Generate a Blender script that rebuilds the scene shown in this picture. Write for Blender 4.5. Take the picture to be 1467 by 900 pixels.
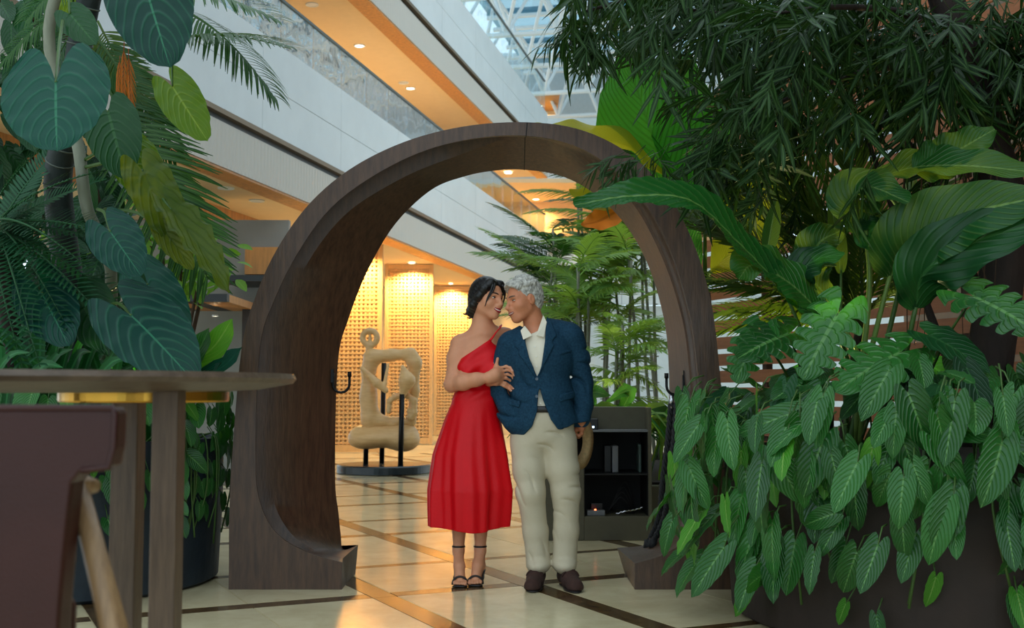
import bpy, math, random
import numpy as np
from mathutils import Vector, Matrix, Quaternion

for _o in list(bpy.data.objects):
    bpy.data.objects.remove(_o)
SC = bpy.context.scene
COL = SC.collection

# ------------------------------------------------------------------ camera
FPX = 1665.0                      # focal length in pixels of the 1467 px wide frame
PITCH = math.atan(110.0 / FPX)
EYE = Vector((0.0, 0.0, 1.09))
cam_d = bpy.data.cameras.new('camera')
cam_d.sensor_fit = 'HORIZONTAL'
cam_d.sensor_width = 36.0
cam_d.lens = 36.0 * FPX / 1467.0
cam_d.clip_end = 300.0
cam_d.dof.use_dof = True
cam_d.dof.focus_distance = 6.5
cam_d.dof.aperture_fstop = 4.0
cam = bpy.data.objects.new('camera', cam_d)
COL.objects.link(cam)
cam.location = EYE
cam.rotation_euler = (math.radians(90) + PITCH, 0, 0)
SC.camera = cam

# ------------------------------------------------------------------ sky and exposure
W = bpy.data.worlds.new('sky')
SC.world = W
W.use_nodes = True
WN = W.node_tree
WN.nodes.clear()
_bg = WN.nodes.new('ShaderNodeBackground')
_tc = WN.nodes.new('ShaderNodeTexCoord')
_nz = WN.nodes.new('ShaderNodeTexNoise')
_nz.inputs['Scale'].default_value = 2.2
_nz.inputs['Detail'].default_value = 4.0
_rp = WN.nodes.new('ShaderNodeValToRGB')
_rp.color_ramp.elements[0].position = 0.35
_rp.color_ramp.elements[0].color = (0.60, 0.80, 0.92, 1)
_rp.color_ramp.elements[1].position = 0.65
_rp.color_ramp.elements[1].color = (0.84, 0.94, 1.0, 1)
_out = WN.nodes.new('ShaderNodeOutputWorld')
WN.links.new(_tc.outputs['Generated'], _nz.inputs['Vector'])
WN.links.new(_nz.outputs['Fac'], _rp.inputs['Fac'])
WN.links.new(_rp.outputs['Color'], _bg.inputs['Color'])
WN.links.new(_bg.outputs['Background'], _out.inputs['Surface'])
_bg.inputs['Strength'].default_value = 1.38

SC.view_settings.view_transform = 'Standard'
SC.view_settings.look = 'None'
SC.view_settings.gamma = 1.0
SC.view_settings.exposure = 0.18
SC.view_settings.use_curve_mapping = False

# ------------------------------------------------------------------ small maths
def at(px, py, Y):
    """world point on the view ray of photo pixel (px, py) at depth Y"""
    v = 450.0 - py
    dx = px - 733.5
    dy = FPX * math.cos(PITCH) - v * math.sin(PITCH)
    dz = FPX * math.sin(PITCH) + v * math.cos(PITCH)
    t = Y / dy
    return Vector((dx * t, Y, EYE.z + dz * t))

def lin(r, g, b):
    def c(u):
        u /= 255.0
        return u / 12.92 if u <= 0.04045 else ((u + 0.055) / 1.055) ** 2.4
    return (c(r), c(g), c(b), 1.0)

def spline(pts, n):
    """Catmull-Rom through pts (any dimension), n samples"""
    P = np.array([tuple(p) for p in pts], float)
    if len(P) == 2:
        t = np.linspace(0, 1, n)[:, None]
        return P[0] * (1 - t) + P[1] * t
    Q = np.vstack([2 * P[0] - P[1], P, 2 * P[-1] - P[-2]])
    out = []
    m = len(P) - 1
    for u in np.linspace(0, m, n):
        i = min(int(u), m - 1)
        t = u - i
        a, b, c, d = Q[i], Q[i + 1], Q[i + 2], Q[i + 3]
        out.append(0.5 * ((2 * b) + (c - a) * t + (2 * a - 5 * b + 4 * c - d) * t * t + (3 * b - a - 3 * c + d) * t ** 3))
    return np.array(out)

def lerp(a, b, t):
    return a + (b - a) * t

def piece(x, xs, ys):
    return float(np.interp(x, xs, ys))

# ------------------------------------------------------------------ materials
MATS = {}
def _new(name):
    m = bpy.data.materials.new(name)
    m.use_nodes = True
    nt = m.node_tree
    b = nt.nodes['Principled BSDF']
    return m, nt, b

def mat(name, col, rough=0.5, metal=0.0, var=0.0, scale=8.0, bump=0.0, bscale=40.0, stretch=None, col2=None,
        spec=None, emit=None, estr=0.0, coat=0.0, sheen=0.0, sss=0.0):
    if name in MATS:
        return MATS[name]
    m, nt, b = _new(name)
    L = nt.links
    b.inputs['Base Color'].default_value = col
    b.inputs['Roughness'].default_value = rough
    b.inputs['Metallic'].default_value = metal
    if spec is not None:
        b.inputs['Specular IOR Level'].default_value = spec
    if coat:
        b.inputs['Coat Weight'].default_value = coat
        b.inputs['Coat Roughness'].default_value = 0.1
    if sheen:
        b.inputs['Sheen Weight'].default_value = sheen
    if sss:
        b.inputs['Subsurface Weight'].default_value = sss
        b.inputs['Subsurface Radius'].default_value = (0.012, 0.005, 0.003)
        b.inputs['Subsurface Scale'].default_value = 1.0
    if emit is not None:
        b.inputs['Emission Color'].default_value = emit
        b.inputs['Emission Strength'].default_value = estr
    tc = nt.nodes.new('ShaderNodeTexCoord')
    mp = nt.nodes.new('ShaderNodeMapping')
    if stretch:
        mp.inputs['Scale'].default_value = stretch
    L.new(tc.outputs['Object'], mp.inputs['Vector'])
    if var or col2:
        nz = nt.nodes.new('ShaderNodeTexNoise')
        nz.inputs['Scale'].default_value = scale
        nz.inputs['Detail'].default_value = 6.0
        nz.inputs['Roughness'].default_value = 0.65
        L.new(mp.outputs['Vector'], nz.inputs['Vector'])
        rp = nt.nodes.new('ShaderNodeValToRGB')
        rp.color_ramp.elements[0].position = 0.3
        rp.color_ramp.elements[1].position = 0.7
        c2 = col2 or tuple(min(1, c * (1 + var)) for c in col[:3]) + (1,)
        c1 = col if col2 else tuple(c * (1 - var) for c in col[:3]) + (1,)
        rp.color_ramp.elements[0].color = c1
        rp.color_ramp.elements[1].color = c2
        L.new(nz.outputs['Fac'], rp.inputs['Fac'])
        L.new(rp.outputs['Color'], b.inputs['Base Color'])
    if bump:
        n2 = nt.nodes.new('ShaderNodeTexNoise')
        n2.inputs['Scale'].default_value = bscale
        n2.inputs['Detail'].default_value = 4.0
        L.new(mp.outputs['Vector'], n2.inputs['Vector'])
        bp = nt.nodes.new('ShaderNodeBump')
        bp.inputs['Strength'].default_value = bump
        bp.inputs['Distance'].default_value = 0.01
        L.new(n2.outputs['Fac'], bp.inputs['Height'])
        L.new(bp.outputs['Normal'], b.inputs['Normal'])
    MATS[name] = m
    return m

def glass_mat(name, tint, refl=0.35, rough=0.02, wav=0.0):
    if name in MATS:
        return MATS[name]
    m, nt, b = _new(name)
    L = nt.links
    nt.nodes.remove(b)
    o = nt.nodes['Material Output']
    tr = nt.nodes.new('ShaderNodeBsdfTransparent')
    tr.inputs['Color'].default_value = tint
    gl = nt.nodes.new('ShaderNodeBsdfGlossy')
    gl.inputs['Color'].default_value = (0.9, 0.95, 1.0, 1)
    gl.inputs['Roughness'].default_value = rough
    if wav:
        n2 = nt.nodes.new('ShaderNodeTexNoise')
        n2.inputs['Scale'].default_value = 1.3
        tc = nt.nodes.new('ShaderNodeTexCoord')
        L.new(tc.outputs['Object'], n2.inputs['Vector'])
        bp = nt.nodes.new('ShaderNodeBump')
        bp.inputs['Strength'].default_value = wav
        bp.inputs['Distance'].default_value = 0.1
        L.new(n2.outputs['Fac'], bp.inputs['Height'])
        L.new(bp.outputs['Normal'], gl.inputs['Normal'])
    mx = nt.nodes.new('ShaderNodeMixShader')
    mx.inputs['Fac'].default_value = refl
    L.new(tr.outputs[0], mx.inputs[1])
    L.new(gl.outputs[0], mx.inputs[2])
    L.new(mx.outputs[0], o.inputs['Surface'])
    MATS[name] = m
    return m

def leaf_mat(name, col, col2, vein, rough=0.35, trans=0.25, freq=14.0, slant=0.6, veinw=0.35, ribw=0.03, bump=0.25, tcol=None, edge=None, spec=0.3):
    """leaf blade: UV u runs across (0.5 = midrib), v from base to tip"""
    if name in MATS:
        return MATS[name]
    m, nt, b = _new(name)
    L = nt.links
    N = nt.nodes
    def math_(op, a, bb=None):
        n = N.new('ShaderNodeMath')
        n.operation = op
        for i, q in enumerate((a, bb)):
            if q is None:
                continue
            if isinstance(q, (int, float)):
                n.inputs[i].default_value = q
            else:
                L.new(q, n.inputs[i])
        return n.outputs[0]
    uv = N.new('ShaderNodeUVMap')
    sp = N.new('ShaderNodeSeparateXYZ')
    L.new(uv.outputs['UV'], sp.inputs[0])
    u = math_('ABSOLUTE', math_('SUBTRACT', sp.outputs[0], 0.5))
    ph = math_('MULTIPLY', math_('SUBTRACT', sp.outputs[1], math_('MULTIPLY', u, slant)), freq * 6.2832)
    st = math_('POWER', math_('ADD', math_('MULTIPLY', math_('SINE', ph), 0.5), 0.5), 6.0)
    rib = math_('LESS_THAN', u, ribw)
    oi = N.new('ShaderNodeObjectInfo')
    tc = N.new('ShaderNodeTexCoord')
    nz = N.new('ShaderNodeTexNoise')
    nz.inputs['Scale'].default_value = 5.0
    nz.inputs['Detail'].default_value = 3.0
    L.new(tc.outputs['Object'], nz.inputs['Vector'])
    f = math_('ADD', math_('MULTIPLY', oi.outputs['Random'], 0.7), math_('MULTIPLY', nz.outputs['Fac'], 0.3))
    mx = N.new('ShaderNodeMix'); mx.data_type = 'RGBA'
    L.new(f, mx.inputs[0]); mx.inputs[6].default_value = col; mx.inputs[7].default_value = col2
    mv = N.new('ShaderNodeMix'); mv.data_type = 'RGBA'
    vf = math_('MAXIMUM', math_('MULTIPLY', st, veinw), math_('MULTIPLY', rib, 0.8))
    L.new(vf, mv.inputs[0]); L.new(mx.outputs[2], mv.inputs[6]); mv.inputs[7].default_value = vein
    L.new(mv.outputs[2], b.inputs['Base Color'])
    b.inputs['Roughness'].default_value = rough
    b.inputs['Specular IOR Level'].default_value = spec
    bp = N.new('ShaderNodeBump')
    bp.inputs['Strength'].default_value = bump
    bp.inputs['Distance'].default_value = 0.01
    L.new(st, bp.inputs['Height'])
    L.new(bp.outputs['Normal'], b.inputs['Normal'])
    tl = N.new('ShaderNodeBsdfTranslucent')
    if tcol is None:
        tcol = (min(1, col2[0] * 2.2), min(1, col2[1] * 2.0), col2[2] * 0.7, 1)
    tl.inputs['Color'].default_value = tcol
    ms = N.new('ShaderNodeMixShader')
    ms.inputs['Fac'].default_value = trans
    L.new(b.outputs[0], ms.inputs[1]); L.new(tl.outputs[0], ms.inputs[2])
    L.new(ms.outputs[0], N['Material Output'].inputs['Surface'])
    MATS[name] = m
    return m

# ------------------------------------------------------------------ mesh building
class MB:
    """collects vertices and faces; build() links ONE mesh object"""
    def __init__(self):
        self.v = []
        self.f = []
        self.uv = None
    def add(self, vs, fs):
        o = len(self.v)
        self.v.extend([tuple(p) for p in vs])
        self.f.extend([tuple(i + o for i in q) for q in fs])
        return self
    def box(self, lo, hi, M=None):
        x0, y0, z0 = lo; x1, y1, z1 = hi
        vs = [Vector(p) for p in ((x0,y0,z0),(x1,y0,z0),(x1,y1,z0),(x0,y1,z0),(x0,y0,z1),(x1,y0,z1),(x1,y1,z1),(x0,y1,z1))]
        if M is not None:
            vs = [M @ p for p in vs]
        return self.add(vs, [(0,3,2,1),(4,5,6,7),(0,1,5,4),(1,2,6,5),(2,3,7,6),(3,0,4,7)])
    def tube(self, pts, rad, seg=8, caps=True, flat=1.0, upv=None):
        P = [Vector(p) for p in pts]
        n = len(P)
        R = rad if hasattr(rad, '__len__') else [rad] * n
        vs = []; fs = []
        prev = None
        for i in range(n):
            t = (P[min(i + 1, n - 1)] - P[max(i - 1, 0)])
            if t.length < 1e-9: t = Vector((0, 0, 1))
            t.normalize()
            if prev is None:
                a = Vector(upv) if upv is not None else (Vector((0, 0, 1)) if abs(t.z) < 0.9 else Vector((1, 0, 0)))
            else:
                a = prev
            a = a - t * a.dot(t)
            if a.length < 1e-6: a = t.orthogonal()
            a.normalize(); prev = a
            b = t.cross(a)
            for k in range(seg):
                q = 2 * math.pi * k / seg
                vs.append(P[i] + a * math.cos(q) * R[i] * flat + b * math.sin(q) * R[i])
        for i in range(n - 1):
            for k in range(seg):
                k2 = (k + 1) % seg
                fs.append((i*seg+k, i*seg+k2, (i+1)*seg+k2, (i+1)*seg+k))
        if caps:
            fs.append(tuple(range(seg - 1, -1, -1)))
            fs.append(tuple((n-1)*seg + k for k in range(seg)))
        return self.add(vs, fs)
    def lathe(self, prof, c=(0, 0, 0), seg=32):
        vs = []; fs = []
        n = len(prof)
        for i, (r, z) in enumerate(prof):
            for k in range(seg):
                a = 2 * math.pi * k / seg
                vs.append((c[0] + r * math.cos(a), c[1] + r * math.sin(a), c[2] + z))
        for i in range(n - 1):
            for k in range(seg):
                k2 = (k + 1) % seg
                fs.append((i*seg+k, i*seg+k2, (i+1)*seg+k2, (i+1)*seg+k))
        fs.append(tuple(range(seg - 1, -1, -1)))
        fs.append(tuple((n-1)*seg + k for k in range(seg)))
        return self.add(vs, fs)
    def prism(self, poly, d0, d1, axis=1):
        """polygon in the other two axes extruded along axis"""
        def mk(p, d):
            return (p[0], d, p[1]) if axis == 1 else ((d, p[0], p[1]) if axis == 0 else (p[0], p[1], d))
        n = len(poly)
        vs = [mk(p, d0) for p in poly] + [mk(p, d1) for p in poly]
        fs = [tuple(range(n)), tuple(range(2*n - 1, n - 1, -1))]
        for i in range(n):
            j = (i + 1) % n
            fs.append((j, i, n + i, n + j))
        return self.add(vs, fs)
    def build(self, name, m, parent=None, smooth=False, bevel=0.0, origin=None, uv=None):
        me = bpy.data.meshes.new(name)
        vs = self.v
        if origin is not None:
            o = Vector(origin)
            vs = [tuple(Vector(p) - o) for p in vs]
        me.from_pydata(vs, [], self.f)
        me.update()
        if uv is not None:
            lay = me.uv_layers.new(name='UVMap')
            li = np.empty(len(me.loops), np.int32)
            me.loops.foreach_get('vertex_index', li)
            lay.data.foreach_set('uv', np.asarray(uv, np.float32)[li].ravel())
        if m is not None:
            me.materials.append(m)
        if smooth:
            me.polygons.foreach_set('use_smooth', [True] * len(me.polygons))
        ob = bpy.data.objects.new(name, me)
        COL.objects.link(ob)
        if bevel:
            bv = ob.modifiers.new('bevel', 'BEVEL')
            bv.width = bevel; bv.segments = 2; bv.limit_method = 'ANGLE'; bv.angle_limit = math.radians(40)
        if origin is not None:
            ob.location = origin
        if parent is not None:
            ob.parent = parent
            if origin is None:
                ob.location = -parent_loc(parent)
            else:
                ob.location = Vector(origin) - parent_loc(parent)
        return ob

def parent_loc(p):
    l = Vector((0, 0, 0))
    while p is not None:
        l = l + p.location
        p = p.parent
    return l

def thing(name, label, cat, loc=(0, 0, 0), group=None):
    o = bpy.data.objects.new(name, None)
    COL.objects.link(o)
    o.empty_display_size = 0.1
    o.location = loc
    return tag(o, label, cat, group)

def tag(o, label=None, cat=None, group=None, kind=None):
    if label: o['label'] = label
    if cat: o['category'] = cat
    if group: o['group'] = group
    if kind: o['kind'] = kind
    return o

def struct(name, label, loc=(0, 0, 0), cat=None):
    o = bpy.data.objects.new(name, None)
    COL.objects.link(o)
    o.location = loc
    return tag(o, label, cat, kind='structure')

def inst(name, mesh, parent, M):
    """object sharing mesh data, M is its world matrix; parent chain is translation only"""
    o = bpy.data.objects.new(name, mesh)
    COL.objects.link(o)
    if parent is not None:
        o.parent = parent
        M = Matrix.Translation(-parent_loc(parent)) @ M
    o.matrix_basis = M
    return o

def lamp(name, kind, loc, energy, col, size=0.1, target=None, angle=60, blend=0.5, parent=None):
    d = bpy.data.lights.new(name, kind)
    d.energy = energy
    d.color = col
    if kind == 'AREA':
        d.size = size
    else:
        d.shadow_soft_size = size
    if kind == 'SPOT':
        d.spot_size = math.radians(angle); d.spot_blend = blend
    o = bpy.data.objects.new(name, d)
    COL.objects.link(o)
    o.location = loc
    if target is not None:
        o.rotation_euler = (Vector(target) - Vector(loc)).to_track_quat('-Z', 'Y').to_euler()
    if parent is not None:
        o.parent = parent
        o.location = Vector(loc) - parent_loc(parent)
    return o
WARM = (1.0, 0.64, 0.24)
# ================================================================== STRUCTURE
random.seed(7)
def floor_mat(name, c1, c2, rough, scale, vein=None):
    m, nt, b = _new(name)
    L = nt.links; N = nt.nodes
    tc = N.new('ShaderNodeTexCoord')
    geo = N.new('ShaderNodeNewGeometry')
    nz = N.new('ShaderNodeTexNoise'); nz.inputs['Scale'].default_value = scale; nz.inputs['Detail'].default_value = 8
    nz.inputs['Roughness'].default_value = 0.7; nz.inputs['Distortion'].default_value = 0.6
    L.new(geo.outputs['Position'], nz.inputs['Vector'])
    rp = N.new('ShaderNodeValToRGB')
    rp.color_ramp.elements[0].position = 0.3; rp.color_ramp.elements[0].color = c1
    rp.color_ramp.elements[1].position = 0.68; rp.color_ramp.elements[1].color = c2
    L.new(nz.outputs['Fac'], rp.inputs['Fac'])
    oi = N.new('ShaderNodeObjectInfo')
    mr = N.new('ShaderNodeMapRange'); mr.inputs[3].default_value = 0.88; mr.inputs[4].default_value = 1.06
    L.new(oi.outputs['Random'], mr.inputs[0])
    mx = N.new('ShaderNodeMix'); mx.data_type = 'RGBA'; mx.blend_type = 'MULTIPLY'; mx.inputs[0].default_value = 1.0
    L.new(rp.outputs['Color'], mx.inputs[6]); L.new(mr.outputs[0], mx.inputs[7])
    L.new(mx.outputs[2], b.inputs['Base Color'])
    b.inputs['Roughness'].default_value = rough
    b.inputs['Specular IOR Level'].default_value = 0.6
    n2 = N.new('ShaderNodeTexNoise'); n2.inputs['Scale'].default_value = 3.0
    L.new(geo.outputs['Position'], n2.inputs['Vector'])
    m2 = N.new('ShaderNodeMapRange'); m2.inputs[3].default_value = rough * 0.7; m2.inputs[4].default_value = rough * 1.5
    L.new(n2.outputs['Fac'], m2.inputs[0]); L.new(m2.outputs[0], b.inputs['Roughness'])
    MATS[name] = m
    return m
M_TILE = floor_mat('cream_marble', lin(196, 180, 140), lin(222, 208, 170), 0.16, 2.5)
M_STRIP = floor_mat('brown_emperador', lin(42, 28, 17), lin(110, 84, 50), 0.16, 14.0)
M_GROUT = mat('grout', lin(120, 105, 80), 0.6)

U = Vector((math.cos(math.radians(26)), math.sin(math.radians(26)), 0))
V = Vector((-U.y, U.x, 0))
fl = MB()
fl.box((-14, -6, -0.12), (16, 46, -0.004))
floor = tag(fl.build('floor', M_TILE), 'polished cream marble floor with dark brown inlay strips', kind='structure')
S_POS = [-6.2, -5.35, -3.95, -3.08, -1.54, -0.67, 0.73, 2.13, 3.0, 4.4, 5.27, 6.67, 7.54, 8.94, 9.8]
H_POS = [2.0, 3.05, 4.5, 5.96, 6.95, 8.45, 9.38, 10.7, 11.65, 13.1, 14.1, 15.6, 16.6, 18.1, 19.1]
SW = 0.135
def hw(i):
    return 0.125 if i % 2 else 0.09
def uv_pt(u, v, z=0.0):
    p = U * u + V * v
    return Vector((p.x, p.y, z))
def seen(p, pad=180):
    if p.y < 2.5: return False
    x = 733.5 + FPX * p.x / p.y
    return -pad < x < 1467 + pad and p.y > 4.6
def slab(name, u0, u1, v0, v1, m, parent, top=0.0):
    b = MB()
    c = uv_pt((u0 + u1) / 2, (v0 + v1) / 2)
    e = 0.003
    vs = [uv_pt(u, v, z) for z in (-0.02, top) for (u, v) in ((u0+e, v0+e), (u1-e, v0+e), (u1-e, v1-e), (u0+e, v1-e))]
    b.add(vs, [(0,3,2,1),(4,5,6,7),(0,1,5,4),(1,2,6,5),(2,3,7,6),(3,0,4,7)])
    return b.build(name, m, parent, origin=c)
for i in range(len(S_POS) - 1):
    for j in range(len(H_POS) - 1):
        u0, u1 = S_POS[i] + SW / 2, S_POS[i + 1] - SW / 2
        v0, v1 = H_POS[j] + hw(j) / 2, H_POS[j + 1] - hw(j + 1) / 2
        if not seen(uv_pt((u0 + u1) / 2, (v0 + v1) / 2)):
            continue
        if u1 - u0 > 1.1:                      # wide bays are cut once
            um = (u0 + u1) / 2
            slab('tile', u0, um, v0, v1, M_TILE, floor); slab('tile', um, u1, v0, v1, M_TILE, floor)
        else:
            slab('tile', u0, u1, v0, v1, M_TILE, floor)
        slab('inlay_strip', u0, u1, H_POS[j] - hw(j) / 2, H_POS[j] + hw(j) / 2, M_STRIP, floor)
        slab('inlay_strip', S_POS[i] - SW / 2, S_POS[i] + SW / 2, H_POS[j] - hw(j) / 2, H_POS[j + 1] - hw(j + 1) / 2, M_STRIP, floor)

# ---------------------------------------------------------------- left facade of the atrium
BD = Vector((356.5, 1665.0, 0)).normalized()          # along the facade
BN = Vector((BD.y, -BD.x, 0))                          # out of the facade, towards the atrium
def F(s, d, z):
    p = BD * s - BN * (6.0 + d)
    return Vector((p.x, p.y, z))
def fbox(mb, s0, s1, d0, d1, z0, z1):
    vs = [F(s, d, z) for z in (z0, z1) for (s, d) in ((s0, d0), (s1, d0), (s1, d1), (s0, d1))]
    mb.add(vs, [(0,3,2,1),(4,5,6,7),(0,1,5,4),(1,2,6,5),(2,3,7,6),(3,0,4,7)])
    return mb
def fpart(name, m, parent, *a, bevel=0.0):
    return fbox(MB(), *a).build(name, m, parent, bevel=bevel)

M_STONE = mat('pale_stone', lin(214, 220, 222), 0.35, var=0.05, scale=1.2)
def ribbed_mat(name, col):
    m, nt, b = _new(name)
    L = nt.links; N = nt.nodes
    tc = N.new('ShaderNodeTexCoord')
    mp = N.new('ShaderNodeMapping')
    mp.inputs['Rotation'].default_value = (0, 0, math.atan2(BD.y, BD.x) * -1)
    L.new(tc.outputs['Object'], mp.inputs['Vector'])
    wv = N.new('ShaderNodeTexWave'); wv.bands_direction = 'X'; wv.inputs['Scale'].default_value = 3.2
    wv.inputs['Distortion'].default_value = 0.3
    L.new(mp.outputs['Vector'], wv.inputs['Vector'])
    bp = N.new('ShaderNodeBump'); bp.inputs['Strength'].default_value = 0.25; bp.inputs['Distance'].default_value = 0.03
    L.new(wv.outputs['Fac'], bp.inputs['Height']); L.new(bp.outputs['Normal'], b.inputs['Normal'])
    b.inputs['Base Color'].default_value = col; b.inputs['Roughness'].default_value = 0.5
    MATS[name] = m
    return m
M_FASC = ribbed_mat('ribbed_plaster', lin(198, 192, 182))
M_ORANGE = mat('honey_wood', lin(196, 132, 62), 0.45, var=0.25, scale=3.0, stretch=(6, 6, 0.6))
M_SOFFIT = mat('cream_soffit', lin(230, 204, 162), 0.7, var=0.03)
M_SOFFIT_DK = M_SOFFIT
M_BRONZE = mat('bronze_strip', lin(120, 100, 75), 0.4, 0.5)
M_DARKSTRIP = mat('dark_reveal', lin(28, 32, 34), 0.4)
M_GLASS = glass_mat('balustrade_glass', (0.75, 0.84, 0.86, 1), 0.55, 0.02, 0.25)
M_GLASS2 = glass_mat('clear_balustrade_glass', (0.90, 0.96, 0.97, 1), 0.22, 0.03, 0.1)
M_STEEL = mat('grey_steel', lin(95, 105, 108), 0.35, 0.7)
M_LAMP = mat('lamp_glow', (1, 0.93, 0.8, 1), 0.5, emit=(1.0, 0.86, 0.62, 1), estr=9.0)
M_WHITEMET = mat('white_painted_steel', lin(228, 233, 235), 0.4)

wl = struct('wall_left', 'white stone galleries of the atrium with glass balustrades', F(10, 0, 0))
S0, S1 = 5.0, 33.0
def gallery(z0, glass_h, soffit_m, inner_board):
    """z0 = underside of the fascia"""
    fpart('fascia_board', M_FASC, wl, S0, S1, 0.0, 0.30, z0, z0 + 0.52)
    fpart('soffit_edge', M_ORANGE, wl, S0, S1, 0.012, 0.33, z0 - 0.03, z0 - 0.002)
    fpart('soffit', soffit_m, wl, S0, S1, 0.33, 6.0, z0 + 0.03, z0 + 0.12)
    fpart('reveal_strip', M_DARKSTRIP, wl, S0, S1, 0.05, 0.28, z0 + 0.52, z0 + 0.63)
    fpart('rail_strip', M_BRONZE, wl, S0, S1, -0.03, 0.2, z0 + 0.60, z0 + 0.66)
    s = S0
    while s < S1:
        e = min(s + 2.75, S1)
        for (a, b) in ((z0 + 0.662, z0 + 1.262), (z0 + 1.27, z0 + 1.88)):
            fpart('stone_panel', M_STONE, wl, s + 0.004, e - 0.004, 0.0, 0.25, a, b)
        s = e
    top = z0 + 1.88
    if glass_h:
        s = S0
        while s < S1:
            e = min(s + 1.12, S1)
            fpart('glass_pane', M_GLASS if z0 < 5 else M_GLASS2, wl, s + 0.01, e - 0.01, 0.08, 0.095, top, top + glass_h)
            s = e
        fpart('handrail', M_STEEL, wl, S0, S1, 0.06, 0.115, top + glass_h, top + glass_h + 0.03)
    if inner_board:
        fpart('inner_wood_board', M_ORANGE, wl, S0, 16.6, 1.42, 1.52, z0 - 0.26, z0 + 0.03)
        fpart('lowered_ceiling', M_SOFFIT_DK, wl, S0, 16.6, 1.52, 6.0, z0 - 0.26, z0 - 0.2)
gallery(3.65, 0.66, M_SOFFIT, True)
gallery(7.30, 0.95, M_SOFFIT_DK, False)
# room behind the upper balustrade
fpart('room_wall', M_SOFFIT_DK, wl, S0, S1, 4.0, 4.1, 4.9, 7.33)
fpart('room_floor', M_SOFFIT_DK, wl, S0, S1, 0.3, 4.1, 4.8, 4.9)

def downlight(p, lit, label, group, energy=0.0, target=None, angle=80, r=0.085, col=WARM):
    t = thing('downlight', label, 'ceiling light', p, group)
    b = MB(); b.lathe([(r * 1.0, 0.012), (r * 1.25, 0.012), (r * 1.25, -0.006), (r, -0.006), (r * 0.9, 0.004)], p, 20)
    b.build('trim_ring', M_WHITEMET, t, smooth=False)
    b = MB(); b.lathe([(r * 0.9, 0.012), (r * 0.9, 0.002), (r * 0.5, -0.003)], p, 20)
    b.build('lens', M_LAMP if lit else M_WHITEMET, t)
    if energy:
        lamp('lamp_light', 'SPOT', Vector(p) - Vector((0, 0, 0.03)), energy, col, 0.05, target or (Vector(p) - Vector((0, 0, 1))), angle, 0.6, t)
    return t
def on_soffit(px, py, z):
    d = at(px, py, 1.0) - EYE
    k = (z - EYE.z) / d.z
    return EYE + d * k
for (px, py, lit) in ((515, 66, 1), (588, 127, 1), (447, 7, 0), (578, 119, 0)):
    downlight(on_soffit(px, py, 7.32), lit, 'lit round downlight in the tan upper soffit' if lit else 'unlit round downlight in the tan upper soffit', 'downlights of the upper gallery', 300 if lit else 0, None, 140, col=(1.0, 0.82, 0.60))
for (px, py) in ((324, 270), (368, 288)):
    downlight(on_soffit(px, py, 3.67), 0, 'unlit round downlight in the cream lower soffit', 'downlights of the lower gallery')

# ---------------------------------------------------------------- gold room under the gallery
M_GOLD = mat('pale_oak', lin(212, 172, 118), 0.45, var=0.12, scale=5, stretch=(4, 4, 0.5))
M_GOLDWALL = mat('beige_wall', lin(218, 188, 142), 0.6, var=0.08, scale=2)
M_GOLDDARK = M_GOLD
def screen(px0, px1, ytop, Y, label, pitch=0.075, bar=0.036):
    a = at(px0, ytop, Y); b = at(px1, ytop, Y)
    x0, x1, zt = a.x, b.x, a.z
    t = thing('lattice_screen', label, 'screen', ((x0 + x1) / 2, Y, 0), 'gold lattice screens of the lit room')
    fw = 0.075
    for (p, q) in (((x0, 0.0), (x0 + fw, zt)), ((x1 - fw, 0.0), (x1, zt))):
        MB().box((p[0], Y - 0.06, 0.001), (q[0], Y + 0.06, zt)).build('stile', M_GOLD, t, bevel=0.006)
    for (z0, z1) in ((0.02, 0.14), (zt - 0.10, zt)):
        MB().box((x0 + fw, Y - 0.05, z0), (x1 - fw, Y + 0.05, z1)).build('rail', M_GOLD, t)
    lt = MB()
    xs = np.arange(x0 + fw + pitch / 2, x1 - fw, pitch)
    zs = np.arange(0.14 + pitch / 2, zt - 0.1, pitch)
    for x in xs:
        lt.box((x - bar / 2, Y - 0.012, 0.14), (x + bar / 2, Y + 0.004, zt - 0.1))
    for z in zs:
        lt.box((x0 + fw, Y - 0.016, z - bar / 2), (x1 - fw, Y - 0.004, z + bar / 2))
    lt.build('lattice', M_GOLD, t)
    MB().box((x0 + fw, Y + 0.16, 0.03), (x1 - fw, Y + 0.18, zt - 0.02)).build('backing_panel', M_GOLDDARK, t)
    return t
screen(455, 549, 348, 20.5, 'tallest gold lattice screen beside the dark arch, behind the sculpture')
screen(552, 621, 379, 23.7, 'gold lattice screen between two lattice screens with a wide right stile')
screen(622, 676, 411, 28.4, 'lowest gold lattice screen, brightly washed by a ceiling spot')
gw = MB(); gw.box((-7.5, 29.0, 0), (0.55, 29.2, 3.66))
tag(gw.build('wall_back', M_GOLDWALL), 'golden wall at the back of the lit room', kind='structure')
downlight(on_soffit(590, 377, 3.66), 1, 'lit round downlight in the ceiling above the middle lattice screen', 'downlights of the gold room', 480, None, 150, 0.075)
downlight(on_soffit(646, 407, 3.66), 1, 'lit spotlight washing the lowest lattice screen', 'downlights of the gold room', 450, Vector((-1.45, 28.6, 1.4)), 130, 0.06)
downlight(Vector((-2.75, 20.0, 3.66)), 1, 'lit round downlight in the ceiling above the tallest lattice screen', 'downlights of the gold room', 480, None, 150, 0.075)

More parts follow.
